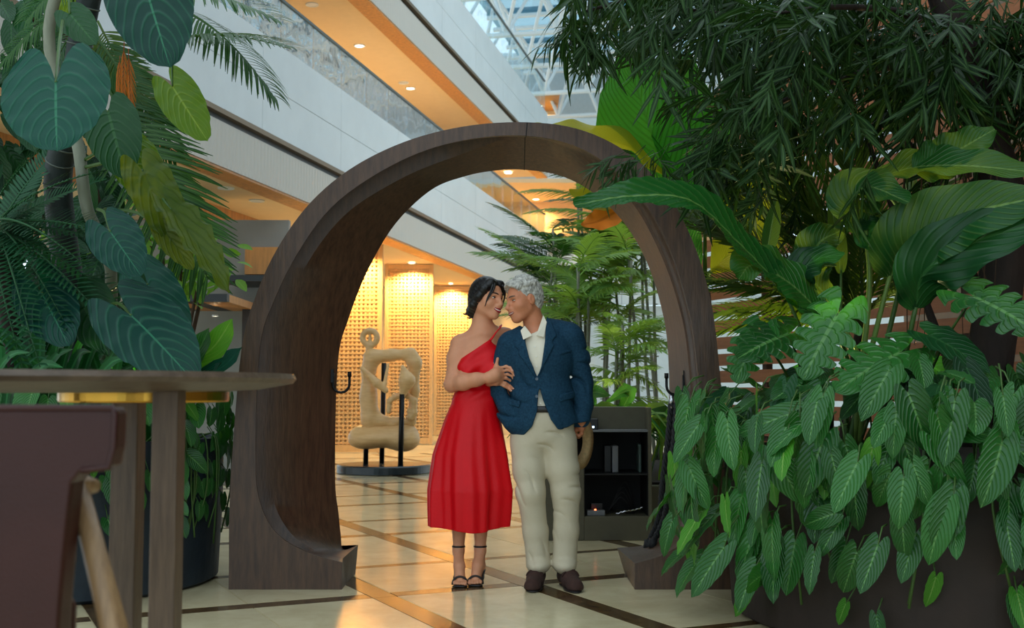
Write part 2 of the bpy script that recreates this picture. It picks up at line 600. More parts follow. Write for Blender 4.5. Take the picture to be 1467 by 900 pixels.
# ---------------------------------------------------------------- grey room corner left of the arch
M_GREY = mat('grey_plaster', lin(150, 152, 148), 0.7, var=0.06, scale=2)
M_DKWOOD = mat('dark_canopy_wood', lin(46, 36, 28), 0.5, var=0.2, scale=6)
gx0, gx1 = at(60, 400, 15.6).x, at(415, 400, 15.6).x
for (z0, z1) in ((0.0, 2.05), (2.058, 2.82), (2.828, 3.6)):
    pass
ws = struct('wall_side', 'grey plaster wall behind the planter', (gx0, 15.6, 0))
for (z0, z1) in ((0.0, 1.3), (1.308, 2.50), (2.508, 3.38)):
    MB().box((gx0, 15.5, z0), (gx1, 15.62, z1)).build('plaster_panel', M_GREY, ws)
a, b = at(351, 354, 14.9), at(415, 393, 14.9)
MB().box((a.x, 14.9, b.z), (b.x, 15.5, a.z)).build('wood_bulkhead', M_ORANGE, ws)
a, b = at(318, 394, 14.6), at(415, 403, 14.6)
MB().box((a.x, 14.6, b.z), (b.x, 15.5, a.z)).build('dark_ledge', M_DARKSTRIP, ws)
cn = thing('dark_canopy', 'dark timber canopy with brown panels low on the grey wall', 'canopy', (at(300, 440, 14.2).x, 15.0, 0))
a, b = at(200, 421, 13.6), at(325, 432, 13.6)
MB().box((a.x, 13.6, b.z), (b.x, 13.72, a.z)).build('front_beam', M_DARKSTRIP, cn)
a2, b2 = at(325, 421, 13.6), at(362, 440, 13.6)
MB().box((b.x - 0.12, 13.72, b.z), (b.x, 15.4, a.z)).build('side_beam', M_ORANGE, cn)
for k in range(4):
    x0 = a.x + 0.05 + k * (b.x - a.x - 0.2) / 4
    MB().box((x0, 13.72, b.z + 0.01), (x0 + 0.2, 15.4, b.z + 0.05)).build('ceiling_board', M_ORANGE if k % 2 else M_DKWOOD, cn)
for x in (a.x + 0.1, b.x - 0.12):
    MB().box((x, 14.9, 0), (x + 0.1, 15.0, b.z)).build('post', M_DKWOOD, cn)
downlight(at(308, 455, 14.4) + Vector((0, 0, 0.02)), 1, 'tiny lit downlight under the dark canopy', 'canopy lights', 0, r=0.03)

# ---------------------------------------------------------------- far wing, gable and glazed roof
M_FARWALL = mat('far_white_wall', lin(206, 216, 220), 0.6, var=0.04)
M_GABLE = mat('gable_grey', lin(186, 192, 194), 0.7, var=0.05)
wf = struct('wall_far', 'far white gallery wing closing the atrium', (3, 36, 0))
def fw_(name, m, lo, hi):
    return MB().box(lo, hi).build(name, m, wf)
fw_('lower_wall', M_FARWALL, (0.56, 35.0, 0), (14, 35.3, 3.65))
for k in range(5):
    fw_('parapet_panel', M_FARWALL, (0.56 + k * 2.7, 34.4, 3.65), (0.56 + k * 2.7 + 2.69, 34.7, 5.54))
fw_('gallery_wall', M_GOLDWALL, (-2.5, 38.0, 5.0), (9, 38.2, 7.35))
fw_('gallery_ceiling', M_SOFFIT, (-2.5, 34.4, 7.3), (9, 38.2, 7.42))
fw_('gallery_floor', M_SOFFIT_DK, (-2.5, 34.7, 4.9), (14, 38.2, 5.0))
for k in range(3):
    fw_('upper_parapet', M_FARWALL, (0.9 + k * 3, 34.4, 7.42), (0.9 + k * 3 + 2.98, 34.6, 9.25))
fw_('top_ceiling', M_ORANGE, (0.3, 36.0, 10.35), (1.5, 38.2, 10.45))
fw_('top_wall', M_GOLDWALL, (0.3, 38.0, 9.2), (1.5, 38.2, 10.35))
fw_('gable_wall', M_GABLE, (-3, 39.0, 7.4), (14, 39.3, 12.6))
downlight(on_soffit(728, 248, 7.29), 1, 'lit downlight in the far gallery ceiling', 'downlights of the far wing', 250, None, 150, 0.11)
downlight(Vector((0.78, 37.4, 7.29)), 1, 'lit downlight deeper in the far gallery ceiling', 'downlights of the far wing', 350, None, 150, 0.11)
downlight(Vector((0.9, 37.3, 10.34)), 1, 'lit downlight in the top gallery ceiling', 'downlights of the far wing', 120, None, 150, 0.09)

# wall added right of the planting to cut the sky light there
M_RIGHT = mat('brown_stone', lin(104, 88, 72), 0.7, var=0.1, scale=2)
wr_ = struct('shade_wall_right', 'brown stone wall added to shade the planted side of the atrium', (5.4, 6, 0))
for k in range(8):
    for j in range(4):
        MB().box((5.4, -4 + k * 2.5, j * 2.4), (5.7, -4 + k * 2.5 + 2.49, j * 2.4 + 2.39)).build('stone_panel', M_RIGHT, wr_)
M_ROOFGLASS = glass_mat('roof_glass', (0.58, 0.70, 0.74, 1), 0.10, 0.05)
M_BLUEBAR = mat('blue_glazing_bar', lin(120, 160, 178), 0.4)
ceil = struct('ceiling', 'glazed atrium roof on white steel trusses', F(28, -5, 12.2))
for i in range(5):
    for j in range(7):
        fpart('glass_pane', M_ROOFGLASS, ceil, 24 + i * 3, 24 + i * 3 + 2.86, 1.7 - (j + 1) * 2.2, 1.7 - j * 2.2 - 0.14, 12.2, 12.23)
for i in range(6):
    fpart('glazing_bar', M_BLUEBAR, ceil, 24 + i * 3 - 0.14, 24 + i * 3 + 0.0, -14.0, 1.8, 12.12, 12.36)
for j in range(8):
    fpart('glazing_bar', M_BLUEBAR, ceil, 24, 39, 1.7 - j * 2.2 - 0.14, 1.7 - j * 2.2, 12.12, 12.34)
def truss(s, zb, zt, d0, d1, n, zig=0.9):
    t = thing('roof_truss', 'white tubular steel truss spanning the atrium under the glass roof', 'truss', F(s, (d0 + d1) / 2, zb), 'white roof trusses')
    def tb(name, p, q, r):
        MB().tube([p, q], r, 6).build(name, M_WHITEMET, t)
    tb('chord', F(s, d0, zb), F(s, d1, zb), 0.07)
    tb('chord', F(s - zig, d0, zt), F(s - zig, d1, zt), 0.07)
    tb('chord', F(s + zig, d0, zt), F(s + zig, d1, zt), 0.07)
    st = (d1 - d0) / n
    for k in range(n):
        da = d0 + k * st
        for sg in (-1, 1):
            tb('web_tube', F(s, da, zb), F(s + sg * zig, da + st / 2, zt), 0.05)
            tb('web_tube', F(s + sg * zig, da + st / 2, zt), F(s, da + st, zb), 0.05)
        tb('web_tube', F(s - zig, da + st / 2, zt), F(s + zig, da + st / 2, zt), 0.04)
for (s, zb) in ((13, 10.4), (18, 10.4), (23, 10.3), (26.0, 10.3), (28.6, 10.2), (31.2, 10.1), (33.8, 10.0), (36.4, 9.9)):
    truss(s, zb, zb + 1.75, 1.6, -13.0, 11)
# ================================================================== ARCH
def wood_mat(name, c1, c2, rough, stretch, scale=10):
    return mat(name, c1, rough, var=0.1, col2=c2, scale=scale, stretch=stretch, bump=0.15, bscale=scale * 3)
M_ARCH = wood_mat('dark_oak_veneer', lin(54, 36, 25), lin(90, 64, 45), 0.42, (1, 1, 0.12), 40)
AY0, AY1 = 6.47, 7.03
def apx(px, py, Y=AY0):
    p = at(px, py, Y)
    return (p.x, p.z)
# control points from the left foot block over the top to the right foot block
OUT = [(328, 806), (328, 790), (328, 765), (329, 722), (332, 660), (346, 500), (366, 425), (398, 355), (445, 290), (505, 240), (580, 203), (660, 182), (745, 175),
       (825, 184), (895, 216), (950, 268), (990, 340), (1016, 420), (1028, 500), (1042, 660), (1047, 722), (1050, 765), (1052, 790), (1053, 808)]
FRO = [(490, 806), (444, 793), (400, 768), (374, 725), (366, 660), (372, 500), (393, 430), (427, 362), (472, 300), (530, 255), (600, 219), (670, 200), (745, 194),
       (812, 205), (868, 234), (920, 285), (957, 350), (982, 425), (997, 505), (1008, 660), (1004, 725), (987, 768), (950, 795), (909, 808)]
LIP = [(491, 800), (455, 790), (415, 765), (391, 722), (383, 660), (391, 500), (413, 430), (450, 358), (500, 300), (572, 255), (630, 230), (690, 211), (745, 199),
       (802, 213), (852, 245), (904, 296), (940, 360), (966, 430), (981, 505), (991, 660), (988, 720), (972, 765), (945, 790), (906, 803)]
BAK = [(513, 781), (492, 787), (488, 765), (485, 735), (480, 680), (484, 520), (500, 455), (528, 385), (567, 320), (618, 272), (665, 253), (705, 245), (745, 243),
       (800, 251), (848, 275), (893, 318), (925, 372), (946, 435), (957, 505), (960, 660), (957, 715), (948, 755), (925, 780), (884, 785)]
NS = 130
def contour(pts, Y):
    return spline([apx(x, y, Y) for x, y in pts], NS)
kk = np.linspace(0, 1, NS)
dep = np.interp(kk, [0, 0.1, 0.45, 0.53, 1], [0.18, 0.26, 0.26, 0.12, 0.12])       # depth of the groove along the arch
cO, cF = contour(OUT, AY0), contour(FRO, AY0)
cL = contour(LIP, AY0 + 0.22)
cB = contour(BAK, AY1)
tF = np.gradient(cF, axis=0); tF /= np.linalg.norm(tF, axis=1)[:, None]
nF = np.stack([-tF[:, 1], tF[:, 0]], 1)                  # outward of the opening
arch = thing('arch_gate', 'large dark oak moon gate arch with a hollow inner channel', 'arch', (-0.12, AY0 + 0.28, 0))
def ring_rows(i):
    o, f, l, b = cO[i], cF[i], cL[i], cB[i]
    gr = dep[i]
    # outer front, inner front, rim thickness, shadow groove (out and back), channel wall, back inner, back outer
    k = float(np.interp(kk[i], [0, 0.03, 0.10, 0.46, 0.53, 1], [0.0, 0.0, 1.0, 1.0, 0.0, 0.0]))
    g = f + nF[i] * 0.082 * k + (l - f) * 0.35 * (1 - k)
    g2 = g + (l - f) * 0.3
    return [(o[0], AY0, o[1]), (f[0], AY0, f[1]), (lerp(f[0], g[0], 0.1), AY0 + 0.045, lerp(f[1], g[1], 0.1)), (g[0], AY0 + 0.05 + 0.01 * (1 - k), g[1]), (g2[0], AY0 + gr * 0.9, g2[1]),
            (l[0], AY0 + gr, l[1]),
            (lerp(l[0], b[0], 0.55), lerp(AY0 + gr, AY1, 0.5), lerp(l[1], b[1], 0.55)),
            (b[0], AY1, b[1]), (o[0] * 0.999, AY1, o[1])]
mb = MB()
rows = [ring_rows(i) for i in range(NS)]
for e in (0, -1):                                         # the foot blocks run straight down to the floor
    r = rows[e]
    xe = r[1][0]
    low = [(p[0] if k in (0, len(r) - 1) else xe, p[1], 0.0005) for k, p in enumerate(r)]
    if e == 0: rows.insert(0, low)
    else: rows.append(low)
NR = len(rows)
nr = len(rows[0])
for r in rows:
    mb.v.extend(r)
for i in range(NR - 1):
    for k in range(nr):
        k2 = (k + 1) % nr
        mb.f.append((i*nr+k, i*nr+k2, (i+1)*nr+k2, (i+1)*nr+k))
mb.f.append(tuple(range(nr)))
mb.f.append(tuple((NR-1)*nr + k for k in range(nr - 1, -1, -1)))
ring = mb.build('ring', M_ARCH, arch)
ring.data.polygons.foreach_set('use_smooth', [True] * len(ring.data.polygons))
_m = ring.modifiers.new('split', 'EDGE_SPLIT'); _m.split_angle = math.radians(28)
# thin black tube painted as the shadow in the joint at the crown
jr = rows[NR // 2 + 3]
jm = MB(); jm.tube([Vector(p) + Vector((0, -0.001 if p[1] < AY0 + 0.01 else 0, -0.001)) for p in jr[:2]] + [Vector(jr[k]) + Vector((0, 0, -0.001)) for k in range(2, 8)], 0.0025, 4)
jm.build('joint_shade_line', mat('joint_shade_black', lin(12, 10, 9), 0.8), arch)
# dark line above paints the shade between the two halves of the arch
M_BLACK = mat('black_steel', lin(18, 18, 20), 0.35, 0.6)
def hook(p, label, side=-1):
    """U hook; side is where its back plate meets the arch wall"""
    t = thing('wall_hook', label, 'hook', p)
    P = Vector(p)
    w = 0.05
    pts = [P + Vector((side * w, 0.0, 0.075)), P + Vector((side * w, 0.0, 0.02))]
    for k in range(9):
        a = math.pi * k / 8
        pts.append(P + Vector((side * w * math.cos(a), -0.01, 0.01 - w * math.sin(a))))
    pts += [P + Vector((-side * w, -0.01, 0.06))]
    MB().tube(pts, 0.008, 8).build('hook_bar', M_BLACK, t, smooth=True)
    b = MB(); b.tube([P + Vector((-side * w, -0.01, 0.055)), P + Vector((-side * w, -0.01, 0.085))], [0.012, 0.012], 10); b.build('knob', M_BLACK, t, smooth=True)
    xs = sorted((side * w - side * 0.004, side * w + side * 0.012))
    b = MB(); b.box(P + Vector((xs[0], -0.012, 0.02)), P + Vector((xs[1], 0.03, 0.10))); b.build('back_plate', M_BLACK, t)
    return t
hook(at(489, 553, 7.0), 'black steel hook on the arch beside the sculpture')
hook(Vector((0.938, 6.70, at(971, 556, 6.70).z)), 'black steel hook on the arch holding the braided ropes', 1)
# braided ropes from the right hook down to the arch foot
M_ROPE = mat('black_rope', lin(22, 22, 24), 0.7, bump=0.4, bscale=120)
M_CHROME = mat('chrome', lin(200, 200, 205), 0.2, 1.0)
for q, ((xa, ya, Ya), (xb, yb, Yb), (xc, yc, Yc)) in enumerate((((962, 578, 6.70), (950, 690, 6.79), (929, 779, 6.95)), ((970, 578, 6.67), (959, 690, 6.72), (936, 777, 6.88)))):
    t = thing('braided_rope', ('black braided rope hanging closest to the people from the arch hook' if q == 0 else 'black braided rope hanging against the arch inner face'), 'rope', at(xc, yc, Yc), 'ropes hanging on the arch')
    c = spline([at(xa, ya, Ya), at((xa + xb) / 2 + 1, (ya + yb) / 2, (Ya + Yb) / 2), at(xb, yb, Yb), at((xb + xc) / 2 + 5, (yb + yc) / 2 + 6, (Yb + Yc) / 2), at(xc, yc, Yc)], 60)
    for ph in (0, 2.1, 4.2):
        pts = []
        for i, p in enumerate(c):
            a = ph + i * 0.9
            pts.append(Vector(p) + Vector((math.cos(a) * 0.011, math.sin(a) * 0.011, 0)))
        MB().tube(pts, 0.0105, 6).build('strand', M_ROPE, t, smooth=True)
    MB().tube([Vector(c[0]) + Vector((0, 0, -0.03)), Vector(c[0]) + Vector((0, -0.0, 0.06))], 0.014, 8).build('ferrule', M_CHROME, t, smooth=True)
    MB().tube([Vector(c[-1]) + Vector((0, 0, 0.02)), Vector(c[-1]) + Vector((-0.01, -0.01, -0.03))], 0.024, 8).build('end_knot', M_ROPE, t, smooth=True)

# ================================================================== BAR TABLE AND LEATHER CHAIR
M_TTOP = wood_mat('grey_brown_oak', lin(72, 58, 46), lin(104, 86, 70), 0.4, (0.4, 6, 6), 6)
M_TLEG = wood_mat('walnut_leg', lin(74, 58, 46), lin(108, 88, 70), 0.45, (6, 6, 0.5), 10)
M_BRASS = mat('brass', lin(200, 150, 60), 0.22, 1.0)
tc_ = Vector((-1.42, 3.25, 0))
tz = 1.137
tbl = thing('bar_table', 'round high table with dark oak top and square legs', 'table', tc_)
b = MB(); b.lathe([(0.55, tz - 0.052), (0.70, tz - 0.044), (0.795, tz - 0.026), (0.805, tz - 0.014), (0.798, tz), (0.3, tz)], tc_, 96)
b.build('table_top', M_TTOP, tbl)
hub = Vector((-1.03, 3.27, 0))
b = MB(); b.lathe([(0.20, tz - 0.080), (0.228, tz - 0.078), (0.23, tz - 0.074), (0.23, tz - 0.050), (0.1, tz - 0.050)], hub, 64)
b.build('brass_hub', M_BRASS, tbl)
for (px, Y, w, d_) in ((241, 2.98, 0.033, 0.055), (184, 3.2, 0.036, 0.055), (-60, 3.0, 0.036, 0.055), (-90, 3.6, 0.036, 0.055)):
    x = (px - 733.5) / FPX * Y
    b = MB(); b.box((x - w, Y - 0.02, 0.001), (x + w, Y + d_, tz - 0.046))
    b.build('leg', M_TLEG, tbl, bevel=0.004)

M_LEATHER = mat('oxblood_leather', lin(56, 25, 21), 0.36, spec=0.3, var=0.15, scale=4, bump=0.1, bscale=150)
M_CHWOOD = wood_mat('ash_chair_wood', lin(120, 92, 62), lin(158, 126, 88), 0.4, (8, 8, 0.6), 10)
CY = 2.12
ch = thing('leather_chair', 'dark oxblood leather chair with pale ash wooden legs', 'chair', (-0.93, CY - 0.2, 0))
def cpx(px, py): 
    p = at(px, py, CY); return (p.x, p.z)
rgt = [(172, 584), (176, 592), (174, 640), (167, 668), (128, 672), (114, 690), (108, 740), (102, 800), (96, 870), (92, 940)]
xc = -0.95
pts = [cpx(*q) for q in rgt]
poly = [(xc, cpx(0, 581)[1])] + pts + [(xc, pts[-1][1])]
half = pts
full = [(2 * xc - x, z) for x, z in reversed(half)]
outl = [(x, z) for x, z in half] + full
b = MB()
n = len(outl)
cen = (xc, 0.85)
loops = []
for (sc, yy) in ((0.985, CY - 0.040), (1.0, CY - 0.028), (1.0, CY + 0.020), (0.985, CY + 0.032)):
    loops.append([(cen[0] + (x - cen[0]) * sc, yy + 0.10 * (cen[1] + 0.2 - z) * 0 , cen[1] + (z - cen[1]) * sc) for x, z in outl])
for lp in loops:
    b.v.extend(lp)
for k in range(len(loops) - 1):
    for i in range(n):
        j = (i + 1) % n
        b.f.append((k*n+i, k*n+j, (k+1)*n+j, (k+1)*n+i))
b.f.append(tuple(range(n - 1, -1, -1))); b.f.append(tuple((len(loops)-1)*n + i for i in range(n)))
b.build('backrest', M_LEATHER, ch, bevel=0.004)
pp = [Vector((x, CY - 0.040, z)) for x, z in (half[::-1][5:] + [(2 * xc - half[0][0], half[0][1])])]
MB().tube(pp, 0.006, 8).build('piping', M_LEATHER, ch, smooth=True)
SM = Matrix.Translation((xc - 0.02, CY + 0.03, 0)) @ Matrix.Rotation(math.radians(28), 4, 'Z')
b = MB(); b.box((-0.20, 0.0, 0.62), (0.17, 0.42, 0.70), SM); b.build('seat', M_LEATHER, ch, bevel=0.02)
for sx in (-1, 1):
    xb = xc + sx * 0.185
    MB().tube([at(110, 690, CY + 0.05) if sx > 0 else Vector((2*xc - at(110, 690, CY+0.05).x, CY+0.05, at(110, 690, CY).z)), Vector((xb + sx * 0.055, CY + 0.02, 0.62)), Vector((xb + sx * 0.125, CY - 0.03, 0.0))], [0.018, 0.026, 0.018], 12).build('leg', M_CHWOOD, ch, smooth=True)
    MB().tube([SM @ Vector((sx * 0.15 - 0.01, 0.38, 0.63)), SM @ Vector((sx * 0.17 - 0.01, 0.42, 0.0))], [0.024, 0.016], 12).build('leg', M_CHWOOD, ch, smooth=True)
    p = at(122, 697, CY + 0.03)
    x = p.x if sx > 0 else 2 * xc - p.x
    MB().tube([Vector((x - sx * 0.03, CY + 0.035, p.z)), Vector((x - sx * 0.01, CY + 0.06, p.z)), Vector((x - sx * 0.002, CY + 0.085, p.z - 0.004))], [0.014, 0.018, 0.014], 10).build('armrest', M_CHWOOD, ch, smooth=True)
MB().tube([Vector((xc - 0.22, CY + 0.0, 0.3)), Vector((xc + 0.22, CY + 0.0, 0.3))], 0.014, 10).build('stretcher', M_CHWOOD, ch, smooth=True)

# ================================================================== GREY CABINET BEHIND THE COUPLE
M_CAB = mat('olive_grey_laminate', lin(88, 84, 66), 0.5, var=0.08, scale=20)
M_CABIN = mat('cabinet_black', lin(14, 14, 14), 0.6)
M_DEV = mat('black_plastic', lin(16, 16, 18), 0.35)
M_GREYPL = mat('grey_plastic', lin(120, 122, 125), 0.4)
KY = 8.56
kx0, kx1 = at(776, 700, KY).x, at(934, 700, KY).x
kop0, kop1 = at(837, 700, KY).x, at(929, 700, KY).x
kz = lambda y: at(800, y, KY).z
ztop = kz(584)
cab = thing('console_cabinet', 'olive grey open console cabinet with black shelves', 'cabinet', ((kx0 + kx1) / 2, KY, 0))
MB().box((kx0, KY, 0.001), (kop0, KY + 0.55, ztop)).build('side_block', M_CAB, cab, bevel=0.004)
MB().box((kop1, KY, 0.001), (kx1, KY + 0.55, ztop)).build('side_panel', M_CAB, cab, bevel=0.003)
MB().box((kop0, KY + 0.16, kz(616)), (kop1, KY + 0.55, ztop)).build('upper_fascia', M_CAB, cab)
MB().box((kop0, KY, kz(619)), (kop1, KY + 0.16, kz(616))).build('shelf_edge', M_GREYPL, cab)
MB().box((kop0, KY + 0.01, kz(681)), (kop1, KY + 0.5, kz(679))).build('shelf', M_CABIN, cab)
MB().box((kop0, KY + 0.0, 0.001), (kop1, KY + 0.5, kz(740))).build('plinth', M_CAB, cab, bevel=0.003)
MB().box((kop0, KY + 0.5, kz(740)), (kop1, KY + 0.55, kz(616))).build('back_panel', M_CABIN, cab)
MB().box((kop0 - 0.001, KY + 0.005, kz(740)), (kop0 + 0.004, KY + 0.5, kz(619))).build('liner', M_CABIN, cab)
MB().box((kop1 - 0.004, KY + 0.005, kz(740)), (kop1 + 0.001, KY + 0.5, kz(619))).build('liner', M_CABIN, cab)
def devbox(name, label, cat, px0, py0, px1, py1, dep_, m, y=KY + 0.05, zb=None):
    a, c = at(px0, py0, y), at(px1, py1, y)
    if zb is not None:
        a.z += zb - c.z; c.z = zb
    t = thing(name, label, cat, ((a.x + c.x) / 2, y, c.z))
    MB().box((a.x, y, c.z), (c.x, y + dep_, a.z)).build('case', m, t, bevel=0.006)
    return t
M_BLUELED = mat('blue_led', (0.4, 0.7, 1, 1), 0.4, emit=(0.4, 0.7, 1.0, 1), estr=8)
M_REDLED = mat('red_led', (1, 0.1, 0.05, 1), 0.4, emit=(1, 0.12, 0.04, 1), estr=8)
t = devbox('router', 'small black router with a blue light on the cabinet ledge', 'router', 838, 600, 857, 615.6, 0.09, M_DEV, KY + 0.03, kz(616))
p = at(850, 612, KY + 0.026); MB().box((p.x - 0.006, KY + 0.024, p.z - 0.006), (p.x + 0.006, KY + 0.032, p.z + 0.006)).build('status_light', M_BLUELED, t)
t = devbox('grey_console', 'slim upright grey device on the cabinet shelf', 'device', 877, 640, 886, 678.6, 0.16, M_GREYPL, KY + 0.12, kz(679))
t = devbox('black_box_device', 'black box device on the cabinet shelf', 'device', 866, 640, 876, 678.6, 0.16, M_DEV, KY + 0.14, kz(679))
t = devbox('folder', 'thin green grey folder standing at the shelf end', 'folder', 915, 638, 919, 678.6, 0.2, mat('folder_green', lin(80, 100, 92), 0.5), KY + 0.15, kz(679))
t = devbox('charging_dock', 'pale charging dock with a red light in the cabinet bottom', 'device', 841, 732, 867, 739.6, 0.08, M_GREYPL, KY + 0.04, kz(740))
p = at(853, 729.5, KY + 0.04); p.z = kz(740) + 0.045; MB().box((p.x - 0.006, KY + 0.05, p.z - 0.012), (p.x + 0.006, KY + 0.062, p.z + 0.002)).build('status_light', M_REDLED, t)
t = devbox('small_speaker', 'small black gadget on the pale charging dock', 'device', 846, 712, 864, 728, 0.06, M_DEV, KY + 0.14, kz(740))
zp = kz(740) + 0.006
for k in range(4):                                         # each cable loops in a plane of its own
    yy = KY + 0.14 + 0.075 * k
    x0 = kop0 + 0.17 + 0.02 * k
    pts = [Vector((x0, yy, zp)), Vector((x0 + 0.05, yy, zp + 0.06 + 0.03 * k)), Vector((x0 + 0.11, yy, zp + 0.12 + 0.03 * k)), Vector((x0 + 0.17, yy, zp + 0.05)), Vector((x0 + 0.15, yy + 0.02, zp)), Vector((x0 + 0.21, yy + 0.03, zp))]
    tag(MB().tube([Vector((q[0], q[1], max(q[2], zp))) for q in spline(pts, 30)], 0.004, 6).build('cable', M_DEV, smooth=True), 'thin black cable curled in the cabinet bottom', 'cable', 'cables in the cabinet')
pts = [at(882, 737, KY + 0.06), at(895, 733, KY + 0.05), at(908, 731, KY + 0.06), at(922, 727, KY + 0.07)]
tag(MB().tube([Vector(q) + Vector((0, 0, 0.004 * math.sin(i * 2))) for i, q in enumerate(spline(pts, 22))], 0.007, 6).build('metal_chain', M_CHROME, smooth=True), 'shiny metal chain lying in the cabinet bottom', 'chain')
# ================================================================== SIGNED DISTANCE SURFACES
class Grid:
    def __init__(self, lo, hi, h):
        self.lo = np.array(lo, float); self.h = h
        n = np.ceil((np.array(hi, float) - self.lo) / h).astype(int) + 1
        self.n = n
        self.ax = [(self.lo[i] + h * np.arange(n[i])).astype(np.float32) for i in range(3)]
        self.D = np.full(tuple(n), 1.0, np.float32)
    def loc(self, lo, hi):
        s = []
        for i in range(3):
            a = int(max(0, math.floor((lo[i] - self.lo[i]) / self.h)))
            b = int(min(self.n[i], math.ceil((hi[i] - self.lo[i]) / self.h) + 1))
            if b <= a: return None
            s.append(slice(a, b))
        X = self.ax[0][s[0]][:, None, None]; Y = self.ax[1][s[1]][None, :, None]; Z = self.ax[2][s[2]][None, None, :]
        return tuple(s), X, Y, Z
    def put(self, fn, lo, hi, k=0.01, op='u'):
        pad = k + 4 * self.h + 0.01
        r = self.loc([v - pad for v in lo], [v + pad for v in hi])
        if r is None: return self
        s, X, Y, Z = r
        d = fn(X, Y, Z)
        a = self.D[s]
        if op == 'u':
            self.D[s] = smin(a, d, k)
        elif op == 's':
            self.D[s] = -smin(-a, d, k)
        elif op == 'i':
            self.D[s] = -smin(-a, -d, k)
        return self
    def cone(self, a, b, ra, rb, k=0.02, op='u', sq=None):
        a = np.array(tuple(a), float); b = np.array(tuple(b), float)
        R = max(ra, rb)
        lo = np.minimum(a, b) - R; hi = np.maximum(a, b) + R
        return self.put(lambda X, Y, Z: d_cone(X, Y, Z, a, b, ra, rb), lo, hi, k, op)
    def chain(self, pts, rs, k=0.02):
        for i in range(len(pts) - 1):
            self.cone(pts[i], pts[i + 1], rs[i], rs[i + 1], k)
        return self
    def ell(self, c, r, k=0.02, op='u', fr=None):
        c = np.array(tuple(c), float)
        R = max(r)
        return self.put(lambda X, Y, Z: d_ell(X, Y, Z, c, r, fr), c - R, c + R, k, op)
    def mesh(self, name, m, parent=None, smooth_it=1, keep=None):
        v, f = surfnet(self.D, self.lo, self.h)
        for _ in range(smooth_it):
            v = relax(v, f)
        me = bpy.data.meshes.new(name)
        me.vertices.add(len(v)); me.vertices.foreach_set('co', v.astype(np.float32).ravel())
        me.loops.add(len(f) * 4); me.loops.foreach_set('vertex_index', f.astype(np.int32).ravel())
        me.polygons.add(len(f))
        me.polygons.foreach_set('loop_start', np.arange(0, len(f) * 4, 4, dtype=np.int32))
        me.polygons.foreach_set('use_smooth', np.ones(len(f), bool))
        me.update(); me.validate()
        me.materials.append(m)
        o = bpy.data.objects.new(name, me)
        COL.objects.link(o)
        if parent is not None:
            o.parent = parent; o.location = -parent_loc(parent)
        return o

def smin(a, b, k):
    if k <= 1e-6: return np.minimum(a, b)
    h = np.maximum(k - np.abs(a - b), 0) / k
    return np.minimum(a, b) - h * h * (k * 0.25)

def d_cone(X, Y, Z, a, b, ra, rb):
    ab = b - a; L2 = float(ab @ ab) + 1e-12
    px, py, pz = X - a[0], Y - a[1], Z - a[2]
    t = np.clip((px * ab[0] + py * ab[1] + pz * ab[2]) / L2, 0, 1)
    return np.sqrt((px - t * ab[0]) ** 2 + (py - t * ab[1]) ** 2 + (pz - t * ab[2]) ** 2) - (ra + (rb - ra) * t)

def d_ell(X, Y, Z, c, r, fr=None):
    x, y, z = X - c[0], Y - c[1], Z - c[2]
    if fr is not None:
        e = [np.array(tuple(q), float) for q in fr]
        x, y, z = (x * q[0] + y * q[1] + z * q[2] for q in e)
    q0 = np.sqrt((x / r[0]) ** 2 + (y / r[1]) ** 2 + (z / r[2]) ** 2) + 1e-9
    q1 = np.sqrt((x / r[0] ** 2) ** 2 + (y / r[1] ** 2) ** 2 + (z / r[2] ** 2) ** 2) + 1e-9
    return q0 * (q0 - 1) / q1

def d_poly(PX, PZ, poly):
    """2-D signed distance to a polygon (negative inside)"""
    P = np.array(poly, float)
    d = np.full(np.broadcast(PX, PZ).shape, 1e9)
    s = np.ones(d.shape)
    n = len(P)
    for i in range(n):
        a = P[i]; b = P[i - 1]
        e = b - a
        wx, wz = PX - a[0], PZ - a[1]
        t = np.clip((wx * e[0] + wz * e[1]) / (e @ e), 0, 1)
        d = np.minimum(d, (wx - e[0] * t) ** 2 + (wz - e[1] * t) ** 2)
        c1 = PZ >= a[1]; c2 = PZ < b[1]; c3 = e[0] * wz > e[1] * wx
        fl = (c1 & c2 & c3) | (~c1 & ~c2 & ~c3)
        s = np.where(fl, -s, s)
    return (s * np.sqrt(d)).astype(np.float32)

